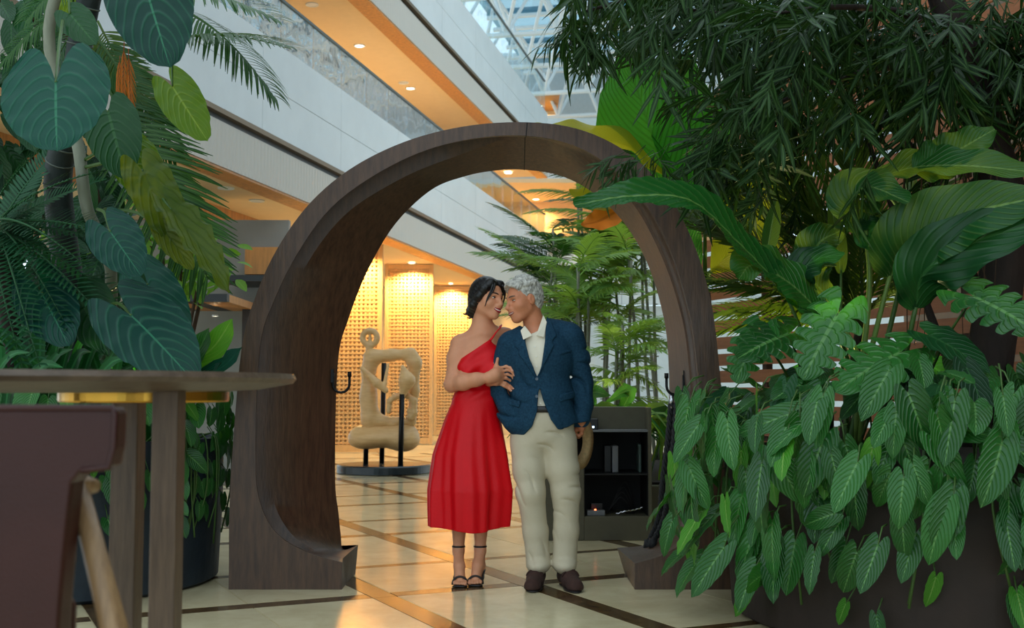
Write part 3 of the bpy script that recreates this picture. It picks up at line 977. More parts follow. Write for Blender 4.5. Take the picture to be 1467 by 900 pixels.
def surfnet(D, lo, h):
    S = D < 0
    n = np.array(D.shape) - 1
    cnt = np.zeros(tuple(n), np.int8)
    off = [(i, j, k) for i in (0, 1) for j in (0, 1) for k in (0, 1)]
    for (i, j, k) in off:
        cnt += S[i:i + n[0], j:j + n[1], k:k + n[2]]
    C = np.argwhere((cnt > 0) & (cnt < 8))
    acc = np.zeros((len(C), 3)); num = np.zeros(len(C))
    val = {o: D[C[:, 0] + o[0], C[:, 1] + o[1], C[:, 2] + o[2]].astype(float) for o in off}
    for o in off:
        for ax in range(3):
            if o[ax] == 0:
                q = list(o); q[ax] = 1; q = tuple(q)
                a, b = val[o], val[q]
                x = (a < 0) != (b < 0)
                t = np.where(x, a / np.where(x, a - b, 1), 0)
                p = np.zeros((len(C), 3)) + np.array(o, float)
                p[:, ax] += t
                acc[x] += p[x]; num[x] += 1
    V = lo + h * (C + acc / num[:, None])
    ids = np.full(tuple(n), -1, np.int32)
    ids[C[:, 0], C[:, 1], C[:, 2]] = np.arange(len(C))
    F = []
    for ax in range(3):
        u, w = (ax + 1) % 3, (ax + 2) % 3
        sl0 = [slice(1, -1)] * 3; sl1 = [slice(1, -1)] * 3
        sl0[ax] = slice(0, -1); sl1[ax] = slice(1, None)
        A = S[tuple(sl0)]; B = S[tuple(sl1)]
        E = np.argwhere(A != B)
        if len(E) == 0: continue
        base = E.copy(); base[:, u] += 1; base[:, w] += 1
        ins = A[E[:, 0], E[:, 1], E[:, 2]]
        q = []
        for (du, dw) in ((-1, -1), (0, -1), (0, 0), (-1, 0)):
            c = base.copy(); c[:, u] += du; c[:, w] += dw
            q.append(ids[c[:, 0], c[:, 1], c[:, 2]])
        Q = np.stack(q, 1)
        Q[~ins] = Q[~ins][:, ::-1]
        F.append(Q)
    F = np.vstack(F)
    return V, F[(F >= 0).all(1)]

def relax(v, f):
    s = np.zeros_like(v); c = np.zeros(len(v))
    for i in range(4):
        a, b = f[:, i], f[:, (i + 1) % 4]
        for k in range(3):
            s[:, k] += np.bincount(a, v[b, k], len(v)) + np.bincount(b, v[a, k], len(v))
        c += np.bincount(a, minlength=len(v)) + np.bincount(b, minlength=len(v))
    c[c == 0] = 1
    return 0.5 * v + 0.5 * s / c[:, None]

def wrinkle(X, Y, Z, f, amp, seed=0.0):
    ph = f * (Z * 1.25 + X * 0.8) + 2.5 * np.sin(f * 0.31 * (X - Z) + seed) + seed
    m = np.clip(np.sin(f * 0.45 * (X - 0.5 * Z + 0.6 * Y) + seed * 2), 0, 1)
    return amp * ((1 - np.abs(np.sin(ph * 0.5))) ** 3 * m * 1.6 - 0.15)

# ================================================================== PEOPLE
M_SKIN_W = mat('skin_warm', lin(214, 148, 112), 0.45, spec=0.35, var=0.06, scale=14, sss=0.12)
M_SKIN_M = mat('skin_tan', lin(204, 132, 96), 0.48, spec=0.35, var=0.08, scale=14, sss=0.12)
M_DRESS = mat('red_satin', lin(214, 5, 20), 0.45, var=0.05, scale=5, spec=0.25, bump=0.15, bscale=60)
M_JACKET = mat('blue_linen', lin(18, 46, 66), 0.8, spec=0.15, col2=lin(34, 70, 92), scale=90, bump=0.35, bscale=220)
M_LAPEL = M_JACKET
M_SHIRT = mat('cream_shirt', lin(232, 222, 200), 0.7, bump=0.1, bscale=90)
M_CHINO = mat('beige_chino', lin(196, 184, 158), 0.75, var=0.05, scale=6, bump=0.15, bscale=140)
M_SUEDE = mat('brown_suede', lin(58, 34, 26), 0.9, var=0.3, scale=40, bump=0.3, bscale=160)
M_SOLE = mat('dark_sole', lin(22, 16, 14), 0.6)
M_HAIR_W = mat('black_hair', lin(14, 11, 11), 0.38, var=0.3, scale=60, stretch=(1, 1, 0.15), bump=0.3, bscale=120)
M_HAIR_M = mat('grey_hair', lin(120, 116, 108), 0.6, col2=lin(232, 228, 218), scale=45, bump=0.8, bscale=80)
M_LIPS = mat('red_lips', lin(150, 26, 34), 0.3)
M_LIPM = mat('natural_lips', lin(150, 82, 66), 0.45)
M_TEETH = mat('teeth', lin(236, 230, 218), 0.3)
M_EYE = mat('eye_white', lin(225, 218, 208), 0.2)
M_IRIS = mat('dark_iris', lin(40, 24, 16), 0.15)
M_BROW_W = mat('dark_brow', lin(28, 18, 15), 0.6)
M_BROW_M = mat('grey_brow', lin(96, 80, 68), 0.7)
M_BLACKL = mat('black_leather', lin(16, 12, 12), 0.35)
M_NAIL = mat('pale_nail', lin(228, 176, 160), 0.25)

class Head:
    def __init__(self, c, fwd, up, s=1.0):
        self.c = Vector(c); self.f = Vector(fwd).normalized()
        u = Vector(up); self.u = (u - self.f * u.dot(self.f)).normalized()
        self.s = self.u.cross(self.f).normalized()          # the person's left
        self.k = s
        self.fr = (self.s, self.f, self.u)
    eyeh = 0.0052; mw = 0.029; low = None
    def ball(self, c, r, name, m, parent):
        b = MB(); vs = []; fs = []
        nu, nv = 14, 9
        for i in range(nv + 1):
            a = math.pi * i / nv
            for j in range(nu):
                q = 2 * math.pi * j / nu
                vs.append(self.P(c[0] + r[0] * math.sin(a) * math.cos(q), c[1] + r[1] * math.sin(a) * math.sin(q), c[2] + r[2] * math.cos(a)))
        for i in range(nv):
            for j in range(nu):
                fs.append((i * nu + j, (i + 1) * nu + j, (i + 1) * nu + (j + 1) % nu, i * nu + (j + 1) % nu))
        b.add(vs, fs)
        return b.build(name, m, parent, smooth=True)
    def P(self, s, f, u):
        return self.c + (self.s * s + self.f * f + self.u * u) * self.k
    def skin(self, g, jaw=1.0):
        k = self.k
        E = lambda p, r, kk=0.02, op='u': g.ell(self.P(*p), [q * k for q in r], kk, op, self.fr)
        Cn = lambda a, b, ra, rb, kk=0.02, op='u': g.cone(self.P(*a), self.P(*b), ra * k, rb * k, kk, op)
        E((0, -0.012, 0.036), (0.074, 0.094, 0.086), 0.02)                    # skull
        E((0, 0.030, -0.020), (0.062, 0.064, 0.082), 0.04)                    # mid face
        Cn((0.0, 0.030, -0.055), (0, 0.062, -0.098), 0.050 * jaw, 0.024 * jaw, 0.03)   # jaw to chin
        Cn((0.042, -0.005, -0.052), (0.018, 0.062, -0.096), 0.020 * jaw, 0.016 * jaw, 0.03)
        Cn((-0.042, -0.005, -0.052), (-0.018, 0.062, -0.096), 0.020 * jaw, 0.016 * jaw, 0.03)
        for q in (-1, 1):
            E((q * 0.040, 0.056, -0.030), (0.026, 0.026, 0.024), 0.03)        # cheek
            Cn((q * 0.012, 0.088, 0.022), (q * 0.046, 0.066, 0.022), 0.010, 0.008, 0.02)   # brow ridge
            E((q * 0.032, 0.098, 0.002), (0.019, 0.018, 0.011), 0.012, 's')   # eye socket
            E((q * 0.077, -0.010, -0.008), (0.009, 0.020, 0.032), 0.006)      # ear
            E((q * 0.088, -0.006, -0.006), (0.006, 0.010, 0.018), 0.004, 's')
            E((q * 0.011, 0.098, -0.040), (0.009, 0.011, 0.008), 0.008)       # nostril wing
        Cn((0, 0.088, 0.016), (0, 0.114, -0.032), 0.008, 0.0115, 0.012)       # nose
        E((0, 0.112, -0.034), (0.012, 0.012, 0.010), 0.008)
        Cn((0, 0.083, -0.062), (0, 0.083, -0.066), 0.024, 0.024, 0.02)        # mouth mound
        E((0, 0.079, -0.104), (0.016, 0.012, 0.013), 0.015)
    def features(self, parent, lips, brow, smile=1.0, open_=0.006, sag=0.0):
        P, k = self.P, self.k
        for q in (-1, 1):
            eh = self.eyeh
            eye = self.ball((q * 0.032, 0.0755, 0.002), (0.0135, 0.0115, eh), 'eye', M_EYE, parent)
            self.ball((q * 0.031, 0.0815, 0.002), (0.0052, 0.0066, min(0.0052, eh * 0.92)), 'iris', M_IRIS, parent)
            for (sg, rr, mm, nm) in ((1, 0.0026, self.lid, 'upper_eyelid'), (-1, 0.0016, self.low, 'lower_eyelid')):
                ln = [P(q * (0.0175 + 0.030 * t), 0.0875 - 0.0125 * (t - 0.35) ** 2 * 4, 0.002 + sg * (eh + 0.0006) * math.sin(math.pi * t) ** 0.7 + (0.001 if t > 0.9 else 0)) for t in np.linspace(0, 1, 9)]
                MB().tube(ln, [rr * k * (0.5 + 0.5 * math.sin(math.pi * t)) for t in np.linspace(0, 1, 9)], 6).build(nm, mm, parent, smooth=True)
            bl = [P(q * (0.012 + 0.040 * t), 0.099 - 0.026 * t * t, 0.023 + 0.007 * math.sin(math.pi * t * 0.75) - sag * t) for t in np.linspace(0, 1, 7)]
            MB().tube(bl, [0.0025 * k, 0.004 * k, 0.0042 * k, 0.004 * k, 0.0035 * k, 0.0026 * k, 0.0012 * k], 6).build('eyebrow', brow, parent, smooth=True)
        w = self.mw
        ts = np.linspace(-1, 1, 13)
        def lip(z0, curve, th, r):
            pts = [P(w * t, 0.1075 - 0.030 * t * t, z0 + 0.011 * smile * t * t + curve * (1 - t * t)) for t in ts]
            return pts, [max(0.0012, r * (1 - 0.72 * t * t)) * k for t in ts]
        a, ra = lip(-0.066, open_ * 0.5, 0, 0.0050)
        MB().tube(a, ra, 8).build('upper_lip', lips, parent, smooth=True)
        a, ra = lip(-0.070, -open_, 0, 0.0056)
        MB().tube(a, ra, 8).build('lower_lip', lips, parent, smooth=True)
        if open_ > 0.004:
            a, ra = lip(-0.068, -open_ * 0.3, 0, 0.0058)
            MB().tube([p - self.f * 0.003 * k for p in a], ra, 8).build('teeth', M_TEETH, parent, smooth=True)

def hand(g, wrist, palm_c, dirs, fingers, thumb, r=0.0085, k=0.008):
    """wrist -> palm box of capsules -> fingers given as polylines"""
    for a in dirs:
        g.cone(wrist, a, 0.024, 0.015, 0.02)
    for fp in fingers:
        n = len(fp)
        g.chain(fp, [r * (1.0 - 0.22 * i / (n - 1)) for i in range(n)], k)
    n = len(thumb)
    g.chain(thumb, [0.013, 0.0105, 0.0085][:n], 0.010)

VOX = 0.0036
def wx(px, py, Y=6.65):
    return at(px, py, Y)

# jacket volumes of the person in blue, used so that the two people press together without passing through
def _AJ(px, py, dy=0.0): return at(px, py, 6.57 + dy)
SLEEVE = ([_AJ(730, 494, 0.01), _AJ(720, 528, 0.035), _AJ(718, 562, 0.05), _AJ(726, 590, -0.01), _AJ(734, 606, -0.035)], [0.070, 0.066, 0.060, 0.054, 0.050])
JTORSO = (((775, 514, 0.0), (0.188, 0.132, 0.20)), ((776, 572, 0.0), (0.186, 0.134, 0.16)), ((778, 606, 0.005), (0.205, 0.142, 0.13)))
def jacket_d(p):
    X, Y_, Z = (np.array([[[c]]], float) for c in p)
    d = 9.0
    P, R_ = SLEEVE
    for i in range(len(P) - 1):
        d = min(d, float(d_cone(X, Y_, Z, np.array(P[i]), np.array(P[i + 1]), R_[i], R_[i + 1])[0, 0, 0]))
    for c, r in JTORSO:
        d = min(d, float(d_ell(X, Y_, Z, np.array(_AJ(*c)), r)[0, 0, 0]))
    return d
def rest(px, py, r):
    """point on the view ray of (px, py) where a finger of radius r touches the jacket from the front"""
    Yq = 6.40
    while Yq < 6.60 and jacket_d(at(px, py, Yq)) > r - 0.003:
        Yq += 0.002
    return at(px, py, Yq)
def press(g, o=-0.004):
    P, R_ = SLEEVE
    for i in range(len(P) - 1):
        g.cone(P[i], P[i + 1], R_[i] + o, R_[i + 1] + o, 0.0, 's')
    for c, r in JTORSO:
        g.ell(_AJ(*c), [q + o for q in r], 0.0, 's')

# ---------------------------------------------------------------- person in red
def build_red():
    T = thing('person', 'person in a red one-shoulder midi dress and black heeled sandals, smiling', 'person', (-0.24, 6.66, 0))
    Y = 6.66
    HD = Head(at(698, 428, Y - 0.01), (0.74, -0.66, -0.06), (0.10, 0.02, 1.0), 0.97)
    HD.lid = M_BROW_W; HD.low = M_SKIN_W; HD.mw = 0.033; HD.eyeh = 0.0048
    g = Grid((-0.46, 6.28, 0.0), (0.12, 6.92, 1.76), VOX)
    HD.skin(g, 0.92)
    nb = at(691, 476, Y + 0.02)
    g.chain([HD.P(0, -0.022, -0.055), lerp(HD.P(0, -0.03, -0.09), nb, 0.5), nb], [0.050, 0.047, 0.056], 0.035)
    shL, shR = at(659, 493, Y + 0.01), at(727, 482, Y + 0.06)
    ch = at(688, 520, Y + 0.0); ws = at(683, 574, Y); pv = at(680, 625, Y + 0.02)
    # trapezius, shoulders
    g.cone(nb, shL, 0.046, 0.046, 0.05); g.cone(nb, shR, 0.046, 0.045, 0.05)
    g.ell(at(688, 512, Y + 0.015), (0.138, 0.092, 0.12), 0.05)
    g.ell(ws, (0.118, 0.085, 0.12), 0.06)
    g.ell(pv, (0.15, 0.105, 0.12), 0.06)
    for q in (-1, 1):
        g.ell(at(688 + q * 17, 529, Y - 0.065), (0.060, 0.050, 0.055), 0.035)
    # collar bones
    g.cone(nb + Vector((-0.01, -0.055, -0.01)), shL + Vector((0.02, -0.035, 0.02)), 0.010, 0.010, 0.02)
    g.cone(nb + Vector((0.02, -0.05, -0.01)), shR + Vector((-0.02, -0.03, 0.012)), 0.010, 0.010, 0.02)
    # arm on the bare-shoulder side, bent across the body
    el = at(647, 551, Y - 0.05); wr = at(702, 541, 6.505)
    g.chain([shL + Vector((0.0, 0, -0.005)), lerp(shL, el, 0.35) + Vector((-0.006, 0, 0)), el], [0.052, 0.048, 0.038], 0.03)
    g.chain([el, at(664, 548, 6.545), at(682, 544, 6.515), wr], [0.040, 0.041, 0.035, 0.025], 0.03)
    # other arm, linked round his sleeve from behind
    el2 = at(708, 556, 6.77)
    shB = at(722, 484, 6.74)
    g.cone(shR + Vector((-0.02, 0.02, 0)), shB, 0.045, 0.045, 0.03)
    g.chain([shB, lerp(shB, el2, 0.5) + Vector((0, 0.02, 0)), el2], [0.045, 0.042, 0.036], 0.03)
    g.chain([el2, at(700, 549, 6.66), at(703, 546, 6.55)], [0.034, 0.030, 0.024], 0.02)
    press(g)
    pal = [rest(714, 528, 0.016), rest(716, 533, 0.016), rest(717, 538, 0.016), rest(717, 543, 0.016)]
    fing = [[pal[0]] + [rest(x, y, 0.008) for x, y in ((725, 525), (731, 527), (734, 531))],
            [pal[1]] + [rest(x, y, 0.008) for x, y in ((727, 530), (734, 533), (736, 538))],
            [pal[2]] + [rest(x, y, 0.008) for x, y in ((727, 536), (734, 539), (736, 544))],
            [pal[3]] + [rest(x, y, 0.008) for x, y in ((725, 542), (731, 545), (733, 549))]]
    for a_ in pal:
        g.cone(wr, lerp(wr, a_, 0.6) + Vector((0, -0.012, 0)), 0.024, 0.019, 0.02)
    hand(g, lerp(wr, pal[1], 0.5) + Vector((0, -0.012, 0)), None, pal, fing, [rest(707, 535, 0.018), rest(711, 524, 0.012), rest(713, 514, 0.010)])
    # fingers of the linked hand showing below the first
    w2 = rest(711, 547, 0.020)
    g.cone(at(703, 546, 6.55), w2, 0.024, 0.019, 0.02)
    f2 = [[rest(x, y, 0.0085) for x, y in ((715, 546), (724, 549), (731, 553), (735, 557))],
          [rest(x, y, 0.0085) for x, y in ((714, 549), (722, 553), (729, 557), (732, 560))]]
    for fp in f2:
        g.cone(w2, fp[0], 0.019, 0.012, 0.015)
        g.chain(fp, [0.0085, 0.0085, 0.0078, 0.0068], 0.006)
    # legs and feet
    toes = ((659, 829, 6.575), (681, 826, 6.60))
    for i, (hx, kx, ax) in enumerate(((663, 661, 657), (694, 691, 688))):
        hip = at(hx, 640, Y + 0.02); kn = at(kx, 722, Y + 0.0); an = at(ax, 786, Y + 0.03)
        cf = at(ax + 1, 748, Y + 0.035)
        g.chain([hip, kn], [0.078, 0.050], 0.03)
        g.chain([kn, cf, an], [0.048, 0.046, 0.029], 0.02)
        ball = Vector((at(toes[i][0], 830, toes[i][2]).x, toes[i][2] + 0.02, 0.030))
        heel = Vector((an.x, an.y + 0.035, 0.092))
        g.chain([an, heel], [0.030, 0.026], 0.02)
        g.chain([an + Vector((0, -0.012, -0.02)), lerp(an, ball, 0.55) + Vector((0, -0.012, 0.0)), ball], [0.030, 0.030, 0.027], 0.02)
        g.cone(heel, ball, 0.026, 0.026, 0.02)
        for q in range(5):
            tx = ball.x + (q - 2) * 0.0155
            big = 0.0105 if (q == 4 and i == 0) or (q == 0 and i == 1) else 0.0082
            ln = (0.044, 0.052, 0.054, 0.055, 0.058)[q if i == 0 else 4 - q]
            g.chain([Vector((ball.x + (q - 2) * 0.011, ball.y, 0.030)), Vector((tx, ball.y - ln * 0.6, 0.025)), Vector((tx, ball.y - ln, 0.019))], [0.013, big, big * 0.95], 0.004)
        T['ball%d' % i] = tuple(ball); T['an%d' % i] = tuple(an); T['heel%d' % i] = tuple(heel)
    body = g.mesh('body', M_SKIN_W, T)
    HD.features(body, M_LIPS, M_BROW_W, 1.5, 0.0085)
    # finger nails
    for fp in (fing + f2):
        a, b = Vector(fp[-2]), Vector(fp[-1])
        d = (b - a).normalized()
        nb_ = MB(); c = b + Vector((0.002, -0.0058, 0.001))
        nb_.tube([c - d * 0.005, c + d * 0.006], [0.0046, 0.0038], 8, flat=0.5); nb_.build('nail', M_NAIL, body, smooth=True)
    # hair: smooth cap parted at the side, low bun, loose strands
    h = Grid(tuple(HD.c - Vector((0.17, 0.16, 0.16))), tuple(HD.c + Vector((0.15, 0.18, 0.15))), 0.0030)
    h.ell(HD.P(0, -0.020, 0.040), [0.083, 0.100, 0.092], 0.02, 'u', HD.fr)
    h.ell(HD.P(0, -0.060, -0.015), [0.078, 0.060, 0.085], 0.03, 'u', HD.fr)
    for q in (-1, 1):
        h.chain([HD.P(q * 0.040, 0.055, 0.090), HD.P(q * 0.072, 0.035, 0.050), HD.P(q * 0.080, 0.008, 0.005), HD.P(q * 0.070, -0.040, -0.045), HD.P(q * 0.03, -0.085, -0.070)], [0.026, 0.020, 0.017, 0.024, 0.028], 0.02)
    h.ell(HD.P(0, -0.100, -0.078), [0.050, 0.042, 0.042], 0.012, 'u', HD.fr)
    # carve the face out of the cap
    h.ell(HD.P(0, 0.105, -0.030), [0.066, 0.085, 0.110], 0.012, 's', HD.fr)
    h.ell(HD.P(0, 0.02, -0.15), [0.066, 0.09, 0.085], 0.012, 's', HD.fr)
    hd_c = HD.c
    def rib(X, Y_, Z):
        return 0.0
    h.D += (0.0007 * np.sin(260 * (h.ax[2][None, None, :] + 0.6 * h.ax[0][:, None, None] - 0.3 * h.ax[1][None, :, None]))).astype(np.float32)
    hair = h.mesh('hair', M_HAIR_W, T)
    for (a, b_, c_, d_) in (((-0.045, 0.078, 0.082), (-0.062, 0.080, 0.035), (-0.070, 0.066, -0.010), (-0.074, 0.058, -0.055)),
                            ((-0.035, 0.082, 0.088), (-0.050, 0.092, 0.052), (-0.066, 0.082, 0.010), (-0.073, 0.064, -0.030)),
                            ((0.030, 0.082, 0.088), (0.058, 0.084, 0.040), (0.068, 0.070, -0.010), (0.070, 0.060, -0.050))):
        pts = [Vector(p) for p in spline([HD.P(*a), HD.P(*b_), HD.P(*c_), HD.P(*d_)], 16)]
        MB().tube(pts, [0.007 * (1 - i / 17.0) + 0.001 for i in range(16)], 6).build('loose_strand', M_HAIR_W, hair, smooth=True)
    for k in range(6):
        a = HD.P(0.02 * (k - 2.5) * 0.6, -0.12, -0.085 - 0.004 * k)
        e = a + Vector((-0.030 - 0.006 * (k % 3), 0.0, -0.012 + 0.008 * (k % 4)))
        MB().tube([a, lerp(a, e, 0.6) + Vector((0, 0, -0.008)), e], [0.006, 0.004, 0.001], 6).build('hair_tip', M_HAIR_W, hair, smooth=True)
    # dress
    d = Grid((-0.56, 6.36, 0.26), (0.06, 7.02, 1.47), 0.0042)
    d.ell(at(688, 512, Y + 0.015), (0.146, 0.102, 0.13), 0.04)
    d.ell(ws, (0.126, 0.096, 0.13), 0.06)
    for q in (-1, 1):
        d.ell(at(688 + q * 16, 530, Y - 0.063), (0.066, 0.058, 0.060), 0.05)
    zs = [0.24, 0.31, 0.53, 0.73, 0.93, 1.03, 1.12]
    cx = [-0.247, -0.246, -0.236, -0.236, -0.222, -0.212, -0.205]
    rx = [0.222, 0.222, 0.236, 0.210, 0.160, 0.130, 0.120]
    ry = [0.195, 0.195, 0.20, 0.17, 0.135, 0.105, 0.092]
    def skirt(X, Yq, Z):
        z = np.asarray(Z)
        c = np.interp(z, zs, cx); a = np.interp(z, zs, rx); b = np.interp(z, zs, ry)
        x = (X - c); y = (Yq - (Y + 0.015))
        th = np.arctan2(y / b, x / a)
        lo = np.clip((1.02 - z) / 0.6, 0, 1)
        fold = 0.016 * lo * np.sin(5 * th + 2.2 + 2.0 * z) + 0.006 * lo * np.sin(9 * th - 1.0 + 1.3 * z) + 0.006 * lo * np.sin(17 * th + 4 * z)
        r = np.sqrt((x / a) ** 2 + (y / b) ** 2)
        q = (r - 1) * np.minimum(a, b) - fold
        return np.maximum(q, z - 1.08) * 0.8
    d.put(skirt, (-0.5, 6.4, 0.2), (0.04, 6.95, 1.10), 0.03)
    # wavy hem and hollow underside
    d.put(lambda X, Yq, Z: (Z - (0.315 + 0.012 * np.sin(14 * X + 6 * Yq) + 0.04 * (X + 0.25) * 0)).astype(np.float32) + 0 * X + 0 * Yq, (-0.6, 6.3, 0.2), (0.1, 7.1, 0.34), 0.0, 's')
    d.put(lambda X, Yq, Z: np.maximum(skirt(X, Yq, Z) + 0.012, Z - 0.62), (-0.5, 6.4, 0.2), (0.04, 6.95, 0.62), 0.0, 's')
    # asymmetric neckline: keep below the polyline (front view)
    nl = [at(*q, Y) for q in ((636, 520), (656, 517), (680, 503), (702, 487), (706, 492), (712, 496), (724, 494), (745, 494))]
    nx = [p.x for p in nl]; nz = [p.z for p in nl]
    d.put(lambda X, Yq, Z: (np.interp(X, nx, nz).astype(np.float32) - Z) * 0.8 + 0 * Yq, (-0.6, 6.3, 1.25), (0.1, 7.1, 1.6), 0.0, 's')
    # waist seam and drape folds
    def drape(X, Yq, Z):
        m_ = np.clip((Z - 1.02) / 0.05, 0, 1) * np.clip((1.40 - Z) / 0.1, 0, 1)
        return 0.0035 * np.sin(70 * (Z - 0.55 * X) + 2 * np.sin(12 * X)) * m_
    d.D += drape(d.ax[0][:, None, None], d.ax[1][None, :, None], d.ax[2][None, None, :]).astype(np.float32)
    press(d)
    dress = d.mesh('dress', M_DRESS, T, 1)
    sp = [at(702, 488, Y - 0.088), at(706, 483, Y - 0.082), at(711, 476, Y - 0.068), at(717, 469, Y - 0.03), at(718, 466, Y + 0.02), at(714, 470, Y + 0.07)]
    MB().tube([Vector(p) for p in spline(sp, 20)], [0.014 - 0.007 * min(1, i / 8) for i in range(20)], 8, flat=0.5).build('shoulder_strap', M_DRESS, dress, smooth=True)
    sash = [at(655, 592, Y - 0.10), at(672, 586, Y - 0.112), at(690, 584, Y - 0.108), at(712, 592, Y - 0.07)]
    # sandals
    for i in (0, 1):
        ball, an, heel = (Vector(T[k + str(i)]) for k in ('ball', 'an', 'heel'))
        for k in ('ball', 'an', 'heel'):
            del T[k + str(i)]
        s = thing('tmp', 'x', 'x', (0, 0, 0)); bpy.data.objects.remove(s)
        m_ = MB()
        pr = [Vector((ball.x, ball.y - 0.066, 0.006)), Vector((ball.x, ball.y - 0.03, 0.004)), Vector((ball.x, ball.y + 0.01, 0.005)), lerp(ball, heel, 0.5) + Vector((0, 0, -0.030)), heel + Vector((0, 0.012, -0.030)), heel + Vector((0, 0.022, -0.028))]
        c = [Vector(p) for p in spline(pr, 20)]
        m_.tube(c, [0.030] + [0.042] * 6 + [0.037] * 6 + [0.030] * 6 + [0.020], 14, flat=0.14, upv=(0, 0, 1))
        sand = m_.build('sandal', M_BLACKL, T, smooth=True)
        MB().tube([heel + Vector((0, 0.014, -0.03)), Vector((heel.x, heel.y + 0.022, 0.0))], [0.013, 0.005], 10).build('heel', M_BLACKL, sand, smooth=True)
        def ringtube(c, rx_, ry_, r, nm, tilt=0.0):
            pts = [c + Vector((rx_ * math.cos(a), ry_ * math.sin(a), tilt * math.sin(a))) for a in np.linspace(0, 2 * math.pi, 25)]
            MB().tube(pts, r, 6, caps=False).build(nm, M_BLACKL, sand, smooth=True)
        ringtube(an + Vector((0, 0, 0.012)), 0.033, 0.034, 0.006, 'ankle_strap')
        pts = [Vector((ball.x + 0.042 * math.cos(a), ball.y - 0.022, 0.014 + 0.040 * math.sin(a))) for a in np.linspace(-0.1, math.pi + 0.1, 15)]
        MB().tube(pts, 0.010, 8, flat=0.6).build('toe_strap', M_BLACKL, sand, smooth=True)
        MB().tube([an + Vector((0.02, 0.03, 0.01)), heel + Vector((0.018, 0.024, 0.0)), heel + Vector((0.012, 0.02, -0.03))], 0.008, 6).build('heel_strap', M_BLACKL, sand, smooth=True)
        MB().tube([an + Vector((-0.02, 0.03, 0.01)), heel + Vector((-0.018, 0.024, 0.0)), heel + Vector((-0.012, 0.02, -0.03))], 0.008, 6).build('heel_strap', M_BLACKL, sand, smooth=True)
    return T
build_red()

